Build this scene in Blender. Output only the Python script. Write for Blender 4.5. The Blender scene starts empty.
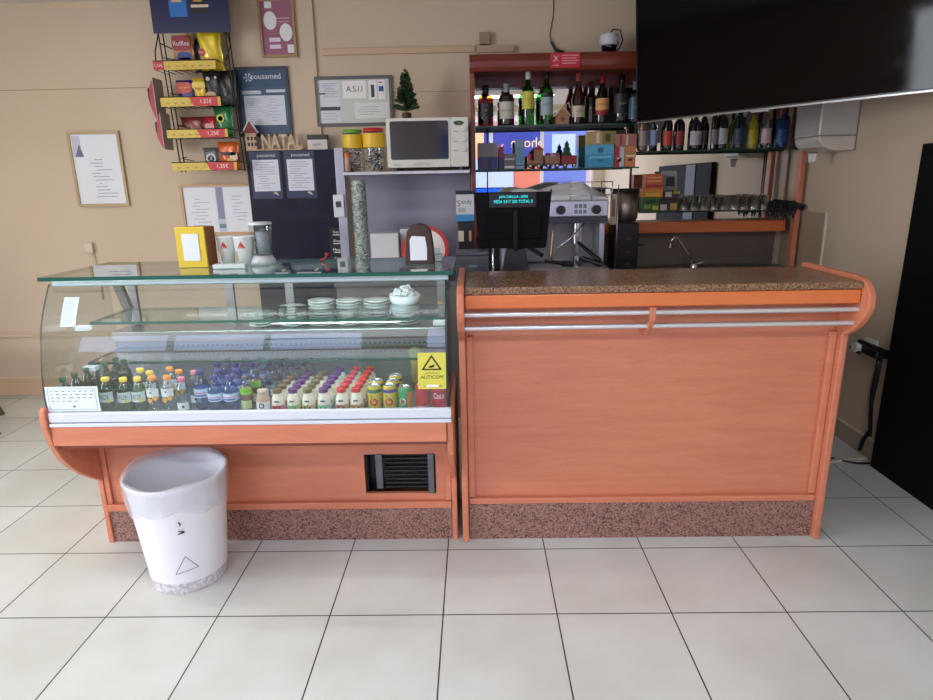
import bpy, math, random
from mathutils import Vector, Matrix
random.seed(7)
R = math.radians
PI = math.pi
scn = bpy.context.scene
C = scn.collection

# ------------------------------------------------------------------ camera, world, light, exposure
pitch, yaw, roll = .2628, -.0169, -.0189
cp, sp, cy, sy, cr, sr = math.cos(pitch), math.sin(pitch), math.cos(yaw), math.sin(yaw), math.cos(roll), math.sin(roll)
fwd = Vector((sy*cp, cy*cp, -sp)); rgt = Vector((cy, -sy, 0)); upv = rgt.cross(fwd)
r_ = rgt*cr+upv*sr; u_ = upv*cr-rgt*sr
cam_d = bpy.data.cameras.new('camera'); cam = bpy.data.objects.new('camera', cam_d); C.objects.link(cam)
cam_d.sensor_width = 36; cam_d.lens = 622/933*36; cam_d.clip_start = .05; cam_d.clip_end = 200
cam.matrix_world = Matrix(((r_.x, u_.x, -fwd.x, 0), (r_.y, u_.y, -fwd.y, 0), (r_.z, u_.z, -fwd.z, 1.65), (0, 0, 0, 1)))
scn.camera = cam

w = bpy.data.worlds.new('sky'); scn.world = w; w.use_nodes = True
nt = w.node_tree; bg = nt.nodes['Background']
bg.inputs[0].default_value = (.62, .69, 1.0, 1); bg.inputs[1].default_value = 5.0

sun_d = bpy.data.lights.new('sun', 'SUN'); sun_d.energy = 1.2; sun_d.angle = R(1); sun_d.color = (1, .96, .9)
sun = bpy.data.objects.new('sun', sun_d); C.objects.link(sun); sun.rotation_euler = (R(-38), 0, R(12))

scn.view_settings.view_transform = 'Standard'; scn.view_settings.look = 'None'
scn.view_settings.gamma = 1; scn.view_settings.use_curve_mapping = False
scn.view_settings.exposure = -0.24
scn.cycles.transparent_max_bounces = 40

def area(name, loc, rot, sx, sy_, power, col, portal=False):
    d = bpy.data.lights.new(name, 'AREA'); d.shape = 'RECTANGLE'; d.size = sx; d.size_y = sy_
    d.energy = power; d.color = col
    if portal: d.cycles.is_portal = True
    o = bpy.data.objects.new(name, d); C.objects.link(o); o.location = loc; o.rotation_euler = rot
    return o
area('window_portal', (-3.0, -2.1, 1.6), (R(-90), 0, 0), 3.4, 2.6, 1, (1, 1, 1), True)
area('window_portal', (.8, -2.1, 1.6), (R(-90), 0, 0), 2.8, 2.6, 1, (1, 1, 1), True)
area('window_daylight', (-5.3, .2, 1.8), (0, R(-90), 0), 1.5, 1.9, 180, (.93, .97, 1))
LAMPS = [(-2.6, 2.4, 32), (-1.3, -.3, 22), (.6, -.3, 46)]

# ------------------------------------------------------------------ materials
def lin(c):
    o = []
    for v in c[:3]:
        v /= 255; o.append(v/12.92 if v <= .04045 else ((v+.055)/1.055)**2.4)
    return (*o, 1)
MC = {}
def M(c, rough=.5, metal=0., spec=.5, emit=0, coat=0.):
    key = (tuple(c), rough, metal, spec, emit, coat)
    if key in MC: return MC[key]
    m = bpy.data.materials.new('surface'); m.use_nodes = True
    b = m.node_tree.nodes['Principled BSDF']; L = lin(c)
    b.inputs['Base Color'].default_value = L
    b.inputs['Roughness'].default_value = rough; b.inputs['Metallic'].default_value = metal
    b.inputs['Specular IOR Level'].default_value = spec
    b.inputs['Coat Weight'].default_value = coat
    if emit:
        b.inputs['Emission Color'].default_value = L; b.inputs['Emission Strength'].default_value = emit
    else:
        n = m.node_tree.nodes; l = m.node_tree.links      # faint procedural unevenness
        t = n.new('ShaderNodeTexNoise'); t.inputs['Scale'].default_value = 14
        mr = n.new('ShaderNodeMapRange'); mr.inputs[3].default_value = max(.02, rough-.05); mr.inputs[4].default_value = min(1, rough+.05)
        l.new(t.outputs[0], mr.inputs[0]); l.new(mr.outputs[0], b.inputs['Roughness'])
    MC[key] = m
    return m

def nodes(name):
    m = bpy.data.materials.new(name); m.use_nodes = True
    return m, m.node_tree.nodes, m.node_tree.links, m.node_tree.nodes['Principled BSDF']
def ramp(n, stops):
    r = n.new('ShaderNodeValToRGB'); e = r.color_ramp.elements
    while len(e) < len(stops): e.new(.5)
    for k, (p, c) in enumerate(stops): e[k].position = p; e[k].color = lin(c)
    return r

def wood(name, a, b, scale=(1, 8, 8), rough=.32):
    m, n, l, bs = nodes(name)
    tc = n.new('ShaderNodeTexCoord'); mp = n.new('ShaderNodeMapping'); mp.inputs['Scale'].default_value = scale
    t = n.new('ShaderNodeTexNoise'); t.inputs['Scale'].default_value = 3; t.inputs['Detail'].default_value = 6; t.inputs['Distortion'].default_value = .6
    f = n.new('ShaderNodeTexNoise'); f.inputs['Scale'].default_value = 30; f.inputs['Detail'].default_value = 2
    l.new(tc.outputs['Object'], mp.inputs[0]); l.new(mp.outputs[0], t.inputs[0]); l.new(mp.outputs[0], f.inputs[0])
    mx = n.new('ShaderNodeMath'); mx.operation = 'MULTIPLY_ADD'; mx.inputs[1].default_value = .35
    l.new(f.outputs[0], mx.inputs[0]); 
    sc = n.new('ShaderNodeMath'); sc.operation = 'MULTIPLY'; sc.inputs[1].default_value = .65; l.new(t.outputs[0], sc.inputs[0]); l.new(sc.outputs[0], mx.inputs[2])
    r = ramp(n, [(.3, a), (.7, b)]); l.new(mx.outputs[0], r.inputs[0]); l.new(r.outputs[0], bs.inputs['Base Color'])
    bs.inputs['Roughness'].default_value = rough
    return m
WOOD = wood('cherry_wood', (198, 118, 88), (212, 134, 102))
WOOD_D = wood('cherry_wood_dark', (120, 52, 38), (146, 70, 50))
WOOD_O = wood('orange_wood', (212, 112, 60), (224, 126, 72))
PINE = wood('pine_wood', (186, 156, 130), (206, 178, 150), (2, 2, 6), .6)

def granite(name, cols, scale=160, rough=.2):
    m, n, l, bs = nodes(name)
    tc = n.new('ShaderNodeTexCoord'); v = n.new('ShaderNodeTexVoronoi'); v.inputs['Scale'].default_value = scale
    l.new(tc.outputs['Object'], v.inputs['Vector'])
    sp_ = n.new('ShaderNodeSeparateColor'); l.new(v.outputs['Color'], sp_.inputs[0])
    t = n.new('ShaderNodeTexNoise'); t.inputs['Scale'].default_value = 3; l.new(tc.outputs['Object'], t.inputs[0])
    a = n.new('ShaderNodeMath'); a.operation = 'MULTIPLY_ADD'; a.inputs[1].default_value = .85; l.new(sp_.outputs[0], a.inputs[0])
    b = n.new('ShaderNodeMath'); b.operation = 'MULTIPLY'; b.inputs[1].default_value = .2; l.new(t.outputs[0], b.inputs[0]); l.new(b.outputs[0], a.inputs[2])
    r = ramp(n, cols); l.new(a.outputs[0], r.inputs[0]); l.new(r.outputs[0], bs.inputs['Base Color'])
    bs.inputs['Roughness'].default_value = rough
    return m
GRAN = granite('brown_granite', [(.1, (56, 42, 32)), (.35, (116, 84, 62)), (.6, (140, 104, 78)), (.9, (164, 130, 100))], 230, .24)
GRAN_P = granite('pink_granite', [(.1, (62, 46, 44)), (.35, (124, 88, 78)), (.6, (152, 110, 98)), (.9, (166, 128, 116))], 170, .3)

def plaster(name, a, b, bump=.08):
    m, n, l, bs = nodes(name)
    tc = n.new('ShaderNodeTexCoord'); t = n.new('ShaderNodeTexNoise'); t.inputs['Scale'].default_value = .9; t.inputs['Detail'].default_value = 5
    l.new(tc.outputs['Object'], t.inputs[0]); r = ramp(n, [(.3, a), (.7, b)]); l.new(t.outputs[0], r.inputs[0]); l.new(r.outputs[0], bs.inputs['Base Color'])
    t2 = n.new('ShaderNodeTexNoise'); t2.inputs['Scale'].default_value = 140; l.new(tc.outputs['Object'], t2.inputs[0])
    bp = n.new('ShaderNodeBump'); bp.inputs['Strength'].default_value = bump; bp.inputs['Distance'].default_value = .004
    l.new(t2.outputs[0], bp.inputs['Height']); l.new(bp.outputs[0], bs.inputs['Normal']); bs.inputs['Roughness'].default_value = .75
    return m
WALL = plaster('beige_plaster', (200, 180, 156), (208, 189, 166))
CEIL = plaster('ceiling_paint', (214, 206, 196), (222, 214, 204))
ROAD = plaster('asphalt', (120, 120, 122), (140, 140, 140))

def floor_mat():
    m, n, l, bs = nodes('floor_tiles')
    tc = n.new('ShaderNodeTexCoord'); mp = n.new('ShaderNodeMapping'); mp.inputs['Location'].default_value = (.1476+4.5, -2.554+4.5, 0)
    br = n.new('ShaderNodeTexBrick'); br.offset = 0; br.squash = 1
    for k, v in (('Scale', 1), ('Mortar Size', .0028), ('Mortar Smooth', .1), ('Bias', 0), ('Brick Width', .45), ('Row Height', .45)): br.inputs[k].default_value = v
    br.inputs['Color1'].default_value = lin((209, 212, 208)); br.inputs['Color2'].default_value = lin((216, 219, 216)); br.inputs['Mortar'].default_value = lin((52, 48, 44))
    l.new(tc.outputs['Object'], mp.inputs[0]); l.new(mp.outputs[0], br.inputs[0])
    t = n.new('ShaderNodeTexNoise'); t.inputs['Scale'].default_value = 2.2; t.inputs['Detail'].default_value = 6; l.new(tc.outputs['Object'], t.inputs[0])
    r = ramp(n, [(.3, (230, 226, 218)), (.7, (255, 255, 254))]); l.new(t.outputs[0], r.inputs[0])
    mx = n.new('ShaderNodeMix'); mx.data_type = 'RGBA'; mx.blend_type = 'MULTIPLY'; mx.inputs[0].default_value = .8
    l.new(br.outputs[0], mx.inputs[6]); l.new(r.outputs[0], mx.inputs[7]); l.new(mx.outputs[2], bs.inputs['Base Color'])
    mr = n.new('ShaderNodeMapRange'); mr.inputs[3].default_value = .22; mr.inputs[4].default_value = .42; l.new(t.outputs[0], mr.inputs[0]); l.new(mr.outputs[0], bs.inputs['Roughness'])
    bp = n.new('ShaderNodeBump'); bp.invert = True; bp.inputs['Strength'].default_value = .4; bp.inputs['Distance'].default_value = .002
    l.new(br.outputs['Fac'], bp.inputs['Height']); l.new(bp.outputs[0], bs.inputs['Normal'])
    return m
FLOOR = floor_mat()

def tile_mat(name, a, b, mort, wd, ht, rough=.2, off=0.):
    m, n, l, bs = nodes(name)
    tc = n.new('ShaderNodeTexCoord'); mp = n.new('ShaderNodeMapping'); mp.inputs['Rotation'].default_value = (R(90), 0, 0)
    br = n.new('ShaderNodeTexBrick'); br.offset = off; br.squash = 1
    for k, v in (('Scale', 1), ('Mortar Size', .0018), ('Brick Width', wd), ('Row Height', ht)): br.inputs[k].default_value = v
    br.inputs['Color1'].default_value = lin(a); br.inputs['Color2'].default_value = lin(b); br.inputs['Mortar'].default_value = lin(mort)
    l.new(tc.outputs['Object'], mp.inputs[0]); l.new(mp.outputs[0], br.inputs[0]); l.new(br.outputs[0], bs.inputs['Base Color'])
    bs.inputs['Roughness'].default_value = rough
    return m
NAVY_TILE = tile_mat('navy_tiles', (20, 26, 48), (15, 19, 38), (8, 9, 16), .15, .1, .3)
NAVY_TILE.node_tree.nodes['Principled BSDF'].inputs['Specular IOR Level'].default_value = .25
SKIRT = tile_mat('skirting_tiles', (206, 178, 146), (200, 172, 140), (110, 90, 70), .45, .5, .35)

def steel(name, c, rough=.3):
    m, n, l, bs = nodes(name)
    tc = n.new('ShaderNodeTexCoord'); mp = n.new('ShaderNodeMapping'); mp.inputs['Scale'].default_value = (2, 40, 60)
    t = n.new('ShaderNodeTexNoise'); t.inputs['Scale'].default_value = 4; t.inputs['Detail'].default_value = 3
    l.new(tc.outputs['Object'], mp.inputs[0]); l.new(mp.outputs[0], t.inputs[0])
    mr = n.new('ShaderNodeMapRange'); mr.inputs[3].default_value = rough-.07; mr.inputs[4].default_value = rough+.1
    l.new(t.outputs[0], mr.inputs[0]); l.new(mr.outputs[0], bs.inputs['Roughness'])
    bs.inputs['Base Color'].default_value = lin(c); bs.inputs['Metallic'].default_value = 1
    return m
STEEL = steel('brushed_steel', (196, 196, 200))
STEEL_D = steel('dull_steel', (150, 148, 150), .4)
CHROME = steel('chrome', (225, 225, 228), .15)

def thin_glass(name, tint, refl=1.0, rough=.0):
    m = bpy.data.materials.new(name); m.use_nodes = True; n = m.node_tree.nodes; l = m.node_tree.links; n.clear()
    o = n.new('ShaderNodeOutputMaterial'); mix = n.new('ShaderNodeMixShader'); fr = n.new('ShaderNodeFresnel'); fr.inputs[0].default_value = 1.5
    g = n.new('ShaderNodeNewGeometry'); inv = n.new('ShaderNodeMix'); inv.data_type = 'FLOAT'   # same reflectance from both sides of the sheet
    inv.inputs[2].default_value = 1.5; inv.inputs[3].default_value = 1/1.5
    l.new(g.outputs['Backfacing'], inv.inputs[0]); l.new(inv.outputs[0], fr.inputs[0])
    sc = n.new('ShaderNodeMath'); sc.operation = 'MULTIPLY'; sc.inputs[1].default_value = refl; sc.use_clamp = True; l.new(fr.outputs[0], sc.inputs[0])
    t = n.new('ShaderNodeBsdfTransparent'); t.inputs[0].default_value = lin(tint)
    gl = n.new('ShaderNodeBsdfGlossy'); gl.inputs['Roughness'].default_value = rough
    l.new(sc.outputs[0], mix.inputs[0]); l.new(t.outputs[0], mix.inputs[1]); l.new(gl.outputs[0], mix.inputs[2]); l.new(mix.outputs[0], o.inputs[0])
    return m
GLASS = thin_glass('clear_glass', (244, 250, 247), 2.4)
WGLASS = thin_glass('window_glass', (250, 252, 252), 1.0)
GSHELF = thin_glass('green_shelf_glass', (205, 232, 222), 1.5)
PLAST = thin_glass('clear_plastic', (242, 246, 248), 1.8, .08)
PET_B = thin_glass('blue_tinted_plastic', (190, 216, 240), 1.8, .08)
PET_G = thin_glass('green_tinted_plastic', (196, 222, 190), 1.8, .08)
GLG = thin_glass('green_bottle_glass', (90, 165, 95), 1.6, .03)
GEDGE = M((22, 84, 72), .15)
def mirror_mat():
    m, n, l, bs = nodes('mirror'); bs.inputs['Base Color'].default_value = (.82, .84, .85, 1); bs.inputs['Metallic'].default_value = 1; bs.inputs['Roughness'].default_value = .01
    return m
MIRROR = mirror_mat()
WHITE = M((236, 236, 234), .4); PAPER = M((226, 230, 236), .7); BLACK = M((16, 16, 18), .4); DGREY = M((62, 66, 74), .45)
INK = M((70, 74, 90), .7); RED = M((190, 36, 40), .4); YEL = M((232, 196, 50), .45); ALU = M((170, 172, 186), .35, .6)
TEAL = M((30, 200, 200), .5, emit=1.6)

# ------------------------------------------------------------------ mesh builder
TXT = {}
def text_data(s, bold=0):
    if (s, bold) in TXT: return TXT[(s, bold)]
    cu = bpy.data.curves.new('lettering', 'FONT'); cu.body = s; cu.size = 1; cu.align_x = 'CENTER'; cu.align_y = 'CENTER'; cu.resolution_u = 3; cu.offset = bold
    o = bpy.data.objects.new('lettering', cu); C.objects.link(o)
    bpy.context.view_layer.update()
    me = bpy.data.meshes.new_from_object(o.evaluated_get(bpy.context.evaluated_depsgraph_get()))
    vs = [tuple(v.co) for v in me.vertices]; fs = [tuple(p.vertices) for p in me.polygons]
    bpy.data.objects.remove(o); bpy.data.curves.remove(cu); bpy.data.meshes.remove(me)
    TXT[(s, bold)] = (vs, fs); return vs, fs

class MB:
    def __init__(s, off=(0, 0, 0)): s.v = []; s.f = []; s.m = []; s.sm = []; s.mats = []; s.off = Vector(off)
    def mi(s, m):
        if m not in s.mats: s.mats.append(m)
        return s.mats.index(m)
    def add(s, vs, fs, m, smooth=False):
        b = len(s.v); s.v += [tuple(Vector(v)-s.off) for v in vs]; k = s.mi(m)
        for f in fs: s.f.append(tuple(b+i for i in f)); s.m.append(k); s.sm.append(smooth)
        return s
    def box(s, x0, x1, y0, y1, z0, z1, m):
        vs = [(x, y, z) for z in (z0, z1) for y in (y0, y1) for x in (x0, x1)]
        return s.add(vs, [(0, 2, 3, 1), (4, 5, 7, 6), (0, 1, 5, 4), (2, 6, 7, 3), (0, 4, 6, 2), (1, 3, 7, 5)], m)
    def rbox(s, x0, x1, y0, y1, z0, z1, m, r=.01, seg=4):   # rounded in the XZ outline, extruded in y
        pts = []
        for cx, cz, a0 in ((x1-r, z1-r, 0), (x0+r, z1-r, 90), (x0+r, z0+r, 180), (x1-r, z0+r, 270)):
            for k in range(seg+1):
                a = R(a0+90*k/seg); pts.append((cx+r*math.cos(a), cz+r*math.sin(a)))
        return s.prism([(x, z) for x, z in pts], y0, y1, m, 'y')
    def prism(s, pts, a, b, m, axis='x', smooth=False):
        def P(p, t): return (t, p[0], p[1]) if axis == 'x' else ((p[0], t, p[1]) if axis == 'y' else (p[0], p[1], t))
        n = len(pts); vs = [P(p, a) for p in pts]+[P(p, b) for p in pts]
        ar = sum(pts[i][0]*pts[(i+1) % n][1]-pts[(i+1) % n][0]*pts[i][1] for i in range(n))
        flip = (ar > 0) != (b > a)
        if axis == 'y': flip = not flip
        A = list(range(n)); Bf = list(range(n, 2*n))
        caps = [tuple(reversed(A)), tuple(Bf)]; sides = [(i, (i+1) % n, n+(i+1) % n, n+i) for i in range(n)]
        if flip: caps = [tuple(reversed(c)) for c in caps]; sides = [tuple(reversed(c)) for c in sides]
        s.add(vs, caps, m); b0 = len(s.v)-2*n; k = s.mi(m)
        for f in sides: s.f.append(tuple(b0+i for i in f)); s.m.append(k); s.sm.append(smooth)
        return s
    def lathe(s, prof, c, m, seg=16, smooth=True, ang=2*PI, a0=0, sx=1, sy=1):
        full = abs(ang-2*PI) < 1e-6; n = seg if full else seg+1; vs = []
        for r, z in prof:
            for k in range(n):
                a = a0+ang*k/seg; vs.append((c[0]+r*math.cos(a)*sx, c[1]+r*math.sin(a)*sy, c[2]+z))
        fs = []
        for i in range(len(prof)-1):
            for k in range(seg):
                k2 = (k+1) % n if full else k+1
                fs.append((i*n+k, i*n+k2, (i+1)*n+k2, (i+1)*n+k))
        return s.add(vs, fs, m, smooth)
    def cyl(s, p0, p1, r, m, r2=None, seg=12, smooth=True, caps=True):
        p0 = Vector(p0); p1 = Vector(p1); r2 = r if r2 is None else r2; d = (p1-p0).normalized()
        a = d.cross(Vector((0, 0, 1)) if abs(d.z) < .9 else Vector((1, 0, 0))).normalized(); b = d.cross(a); vs = []
        for p, q in ((p0, r), (p1, r2)):
            for k in range(seg): t = 2*PI*k/seg; vs.append(tuple(p+a*q*math.cos(t)+b*q*math.sin(t)))
        s.add(vs, [(k, (k+1) % seg, seg+(k+1) % seg, seg+k) for k in range(seg)], m, smooth)
        if caps: 
            s.add(vs, [tuple(reversed(range(seg))), tuple(range(seg, 2*seg))], m)
        return s
    def tube(s, pts, r, m, seg=6):
        pts = [Vector(p) for p in pts]; n = len(pts); vs = []; a = None
        for i, p in enumerate(pts):
            d = (pts[min(i+1, n-1)]-pts[max(i-1, 0)]).normalized()
            if a is None: a = d.cross(Vector((0, 0, 1)) if abs(d.z) < .9 else Vector((1, 0, 0))).normalized()
            else: a = (a-d*a.dot(d)).normalized()
            b = d.cross(a)
            for k in range(seg): t = 2*PI*k/seg; vs.append(tuple(p+a*r*math.cos(t)+b*r*math.sin(t)))
        fs = [(i*seg+k, i*seg+(k+1) % seg, (i+1)*seg+(k+1) % seg, (i+1)*seg+k) for i in range(n-1) for k in range(seg)]
        fs += [tuple(reversed(range(seg))), tuple(range((n-1)*seg, n*seg))]
        return s.add(vs, fs, m, True)
    def quad(s, a, b, c, d, m): return s.add([a, b, c, d], [(0, 1, 2, 3)], m)
    def panel(s, x0, x1, z0, z1, y, m, t=.0008):  # thin print facing -y
        return s.box(x0, x1, y-t, y, z0, z1, m)
    def text(s, body, cx, cz, y, h, m, wmax=None, mirror=False, toward=-1):
        vs, fs = text_data(body); xs = [v[0] for v in vs]; ys = [v[1] for v in vs]
        if not xs: return s
        sc = h/max(1e-6, max(ys)-min(ys)); scx = sc
        if wmax and (max(xs)-min(xs))*sc > wmax: scx = wmax/(max(xs)-min(xs))
        mx = (max(xs)+min(xs))/2; my = (max(ys)+min(ys))/2
        if toward < 0: return s.add([(cx+(a-mx)*scx, y, cz+(b-my)*sc) for a, b, _ in vs], fs, m)
        return s.add([(cx-(a-mx)*scx, y, cz+(b-my)*sc) for a, b, _ in vs], fs, m)
    def build(s, name, parent=None, bevel=0, loc=None, seg=2):
        me = bpy.data.meshes.new(name); me.from_pydata(s.v, [], s.f)
        for m in s.mats: me.materials.append(m)
        for i, p in enumerate(me.polygons): p.material_index = s.m[i]; p.use_smooth = s.sm[i]
        me.update(); o = bpy.data.objects.new(name, me); C.objects.link(o)
        if parent is not None: o.parent = parent
        if loc is None and parent is None: o.location = s.off
        elif loc is not None: o.location = loc
        if bevel:
            b = o.modifiers.new('edge', 'BEVEL'); b.width = bevel; b.segments = seg; b.limit_method = 'ANGLE'; b.angle_limit = R(50)
        return o

def tag(o, label, cat, group=None, kind=None):
    o['label'] = label; o['category'] = cat
    if group: o['group'] = group
    if kind: o['kind'] = kind
    return o
def thing(name, label, cat, loc=(0, 0, 0), rz=0, group=None):
    o = bpy.data.objects.new(name, None); C.objects.link(o); o.empty_display_size = .05
    o.location = loc; o.rotation_euler = (0, 0, rz); return tag(o, label, cat, group)
def dup(root, loc, label, rz=0, group=None, scale=None):
    def cp_(o, par):
        c = o.copy(); C.objects.link(c); c.parent = par
        for ch in [k for k in KIDS.get(o.name, [])]: KIDS.setdefault(c.name, []).append(cp_(ch, c))
        return c
    r = cp_(root, None); r.location = loc; r.rotation_euler = (0, 0, rz)
    if scale: r.scale = scale
    r['label'] = label
    if group: r['group'] = group
    return r
KIDS = {}
def reg(root):
    for o in list(C.objects):
        if o.parent and o.parent not in (None,): 
            L = KIDS.setdefault(o.parent.name, [])
            if o not in L: L.append(o)
class Pool:      # first call moves the prototype itself, later calls copy it
    def __init__(s, root): s.root = root; s.n = 0; reg(root)
    def put(s, loc, label, rz=0, group=None, scale=None):
        if s.n == 0:
            o = s.root; o.location = loc; o.rotation_euler = (0, 0, rz); o['label'] = label
            if group: o['group'] = group
            if scale: o.scale = scale
        else: o = dup(s.root, loc, label, rz, group, scale or (1, 1, 1))
        s.n += 1
        return o
def struct(o): o['kind'] = 'structure'; return o
ORD = ['front', 'second', 'third', 'fourth', 'fifth', 'sixth', 'seventh', 'eighth']

#%%SETTING
XW, YB, YF, XL, ZC = 2.36, 4.89, -2.0, -5.2, 2.945
struct(MB().box(XL-.2, XW+.2, YF-.2, YB+.2, -.1, 0, FLOOR).build('floor'))
struct(MB().box(XL-.2, XW+.2, YF-.2, YB+.2, ZC, ZC+.15, CEIL).build('ceiling'))
struct(MB().box(XL-.2, XW+.2, YB, YB+.2, 0, ZC, WALL).build('wall_back'))
struct(MB().box(XW, XW+.2, YF-.2, YB, 0, ZC, WALL).build('wall_right'))
wl_ = MB()
for a in ((YF-.2, -.8, 0, ZC), (1.2, YB, 0, ZC), (-.8, 1.2, 0, 1.0), (-.8, 1.2, 2.6, ZC)): wl_.box(XL-.2, XL, *a, WALL)
struct(wl_.build('wall_left'))
f = MB()
for a in ((-.8, -.74, 1.0, 2.6), (1.14, 1.2, 1.0, 2.6), (.17, .23, 1.06, 2.54), (-.74, 1.14, 1.0, 1.06), (-.74, 1.14, 2.54, 2.6)): f.box(XL-.08, XL-.02, *a, WHITE)
struct(f.build('window_3'))
fw = MB()
WIN = [(-4.7, -1.3), (-.6, 2.15)]
fw.box(XL, -4.7, YF-.2, YF, 0, ZC, WALL); fw.box(-1.3, -.6, YF-.2, YF, 0, ZC, WALL); fw.box(2.15, XW, YF-.2, YF, 0, ZC, WALL)
fw.box(-4.7, -1.3, YF-.2, YF, 0, .3, WALL); fw.box(-4.7, -1.3, YF-.2, YF, 2.62, ZC, WALL); fw.box(-.6, 2.15, YF-.2, YF, 2.85, ZC, WALL)
struct(fw.build('wall_front'))
for k, (a, b) in enumerate(WIN):
    z0 = .3 if k == 0 else 0; zt_ = 2.62 if k == 0 else 2.85
    f = MB(); n = 3
    f.box(a, b, YF-.13, YF-.07, zt_-.06, zt_, WHITE); f.box(a, b, YF-.13, YF-.07, z0, z0+.08, WHITE)
    for q in range(n+1):
        x = a+(b-a)*q/n; x0 = max(a, x-.03); x1 = min(b, x+.03); f.box(x0, x1, YF-.13, YF-.07, z0+.08, zt_-.06, WHITE)
    win = struct(f.build('window_%d' % (k+1)))
    MB().quad((a, YF-.1, z0+.08), (b, YF-.1, z0+.08), (b, YF-.1, zt_-.06), (a, YF-.1, zt_-.06), WGLASS).build('pane', win)
# skirting tiles, seams and ducts of the walls
sk = MB().box(XL, XW, YB-.012, YB, 0, .15, SKIRT); sk.box(XL, XW, YB-.014, YB, .15, .16, M((222, 200, 172), .5)); struct(sk.build('baseboard_back'))
sk = MB().box(XW-.012, XW, .5, YB-.02, 0, .115, M((176, 156, 130), .4)); sk.box(XW-.015, XW, .5, YB-.02, .115, .125, M((214, 204, 184), .5)); struct(sk.build('baseboard_right'))
tr = MB().box(-1.185, -1.13, YB-.02, YB, 1.95, ZC, WALL); struct(tr.build('trim_1'))
tr = MB().box(-1.08, .02, YB-.025, YB, 2.555, 2.6, M((200, 172, 144), .6)); struct(tr.build('trim_2', bevel=.004))
tr = MB().box(XL, -2.2, YB-.002, YB, 2.366, 2.371, M((160, 134, 110), .8)); tr.box(-1.13, -.02, YB-.002, YB, 2.296, 2.3, M((160, 134, 110), .8)); struct(tr.build('trim_3'))
tr = MB().box(XL, -1.8, YB-.02, YB, .5, .525, M((206, 182, 154), .5)); struct(tr.build('trim_4', bevel=.003))
spl = MB().box(XW-.009, XW, 4.29, YB-.015, .9, 1.41, M((176, 158, 134), .35)); spl.box(XW-.012, XW, 4.275, 4.29, .9, 1.415, M((216, 208, 190), .4)); struct(spl.build('trim_5'))

# street outside the front windows, seen only in mirrors and glass
struct(MB().box(-25, 25, -30, -2.25, -.25, -.12, ROAD).build('street_ground'))
fa = thing('shop_building', 'pale shopfront across the street with blue and orange panels, seen in the bar mirror', 'building', (0, -13, -.12))
b = MB((0, -13, -.12)); b.box(-22, 22, -15, -13, -.12, 4.8, M((196, 166, 152), .7)).build('facade', fa)
b = MB((0, -13, -.12)); b.box(-1.2, 2.4, -13, -12.9, 2.45, 3.3, M((34, 40, 120), .5)); b.text('phone', 1.85, 2.9, -12.895, .42, M((240, 190, 120), .5), toward=1); b.text('y', .9, 2.7, -12.895, .42, M((240, 120, 120), .5), toward=1); b.build('signboard', fa)
b = MB((0, -13, -.12)); b.box(1.4, 2.4, -13, -12.88, 1.3, 2.44, M((206, 104, 66), .5)); b.box(-.2, .35, -13, -12.88, 2.45, 3.3, M((240, 170, 110), .5)); b.build('orange_panel', fa)
b = MB((0, -13, -.12)); b.box(2.42, 3.9, -13, -12.9, 1.5, 3.3, M((92, 100, 156), .3)); b.box(2.7, 3.5, -12.9, -12.88, 2.5, 3.2, M((170, 178, 216), .4)); b.box(-4, 1.38, -13, -12.9, .1, 2.44, M((180, 186, 196), .3)); b.build('shop_window', fa)
b = MB((0, -13, -.12)); 
for z in (3.6, 3.95, 4.3, 4.65): b.box(-22, 22, -13, -12.94, z, z+.06, M((190, 140, 130), .6))
b.build('cornice', fa)

#%%COUNTER
BC = (.76, 2.62, 0)
bc = thing('bar_counter', 'cherry wood bar counter with speckled granite ledge and two metal rails', 'counter', BC)
x0, x1 = -.078, 1.60
def side_outline():
    base = [(3.02, 0), (2.615, 0), (2.615, .99)]
    arc = [(2.573, 1.01), (2.52, 1.05), (2.485, 1.095), (2.466, 1.14), (2.470, 1.183), (2.49, 1.215), (2.525, 1.242), (2.57, 1.253)]
    return base+arc+[(3.02, 1.253)]
for a, nm in ((x0, 'side_panel'), (x1-.03, 'side_panel')):
    MB(BC).prism(side_outline(), a, a+.03, WOOD, 'x').build('side_panel', bc, .006)
GRAN.node_tree.nodes['Principled BSDF'].inputs['Specular IOR Level'].default_value = .35; g = MB(BC).box(x0+.032, x1-.032, 2.515, 3.0, 1.205, 1.235, GRAN); g.build('granite_ledge', bc, .004)
MB(BC).box(x0+.032, x1-.032, 2.52, 2.545, 1.145, 1.203, WOOD_O).build('fascia_board', bc, .006)
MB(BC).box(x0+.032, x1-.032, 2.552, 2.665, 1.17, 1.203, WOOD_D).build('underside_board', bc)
MB(BC).box(x0+.032, x1-.032, 2.668, 2.70, .2, 1.203, WOOD).build('front_panel', bc)
for a, b_ in ((x0+.031, x0+.062), (x1-.062, x1-.031)): MB(BC).box(a, b_, 2.645, 2.667, .22, 1.0, WOOD).build('stile', bc, .005)
MB(BC).box(x0+.032, x1-.032, 2.64, 2.667, .185, .215, WOOD).build('bottom_rail', bc, .005)
MB(BC).box(x0+.032, x1-.032, 2.645, 2.70, 0, .183, GRAN_P).build('granite_plinth', bc)
for z, y in ((1.118, 2.535), (1.056, 2.555)): MB(BC).cyl((x0+.03, y, z), (x1-.03, y, z), .011, M((214, 214, 216), .25, .5)).build('foot_rail' if 0 else 'metal_rail', bc)
arcb = [(2.665, 1.0), (2.62, 1.0), (2.575, 1.02), (2.54, 1.05), (2.512, 1.09), (2.50, 1.143), (2.525, 1.143), (2.535, 1.09), (2.56, 1.06), (2.60, 1.035), (2.64, 1.03), (2.665, 1.03)]
MB(BC).prism([(y, z) for y, z in arcb][::-1], .715, .737, WOOD, 'x').build('bracket', bc, .003)
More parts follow.
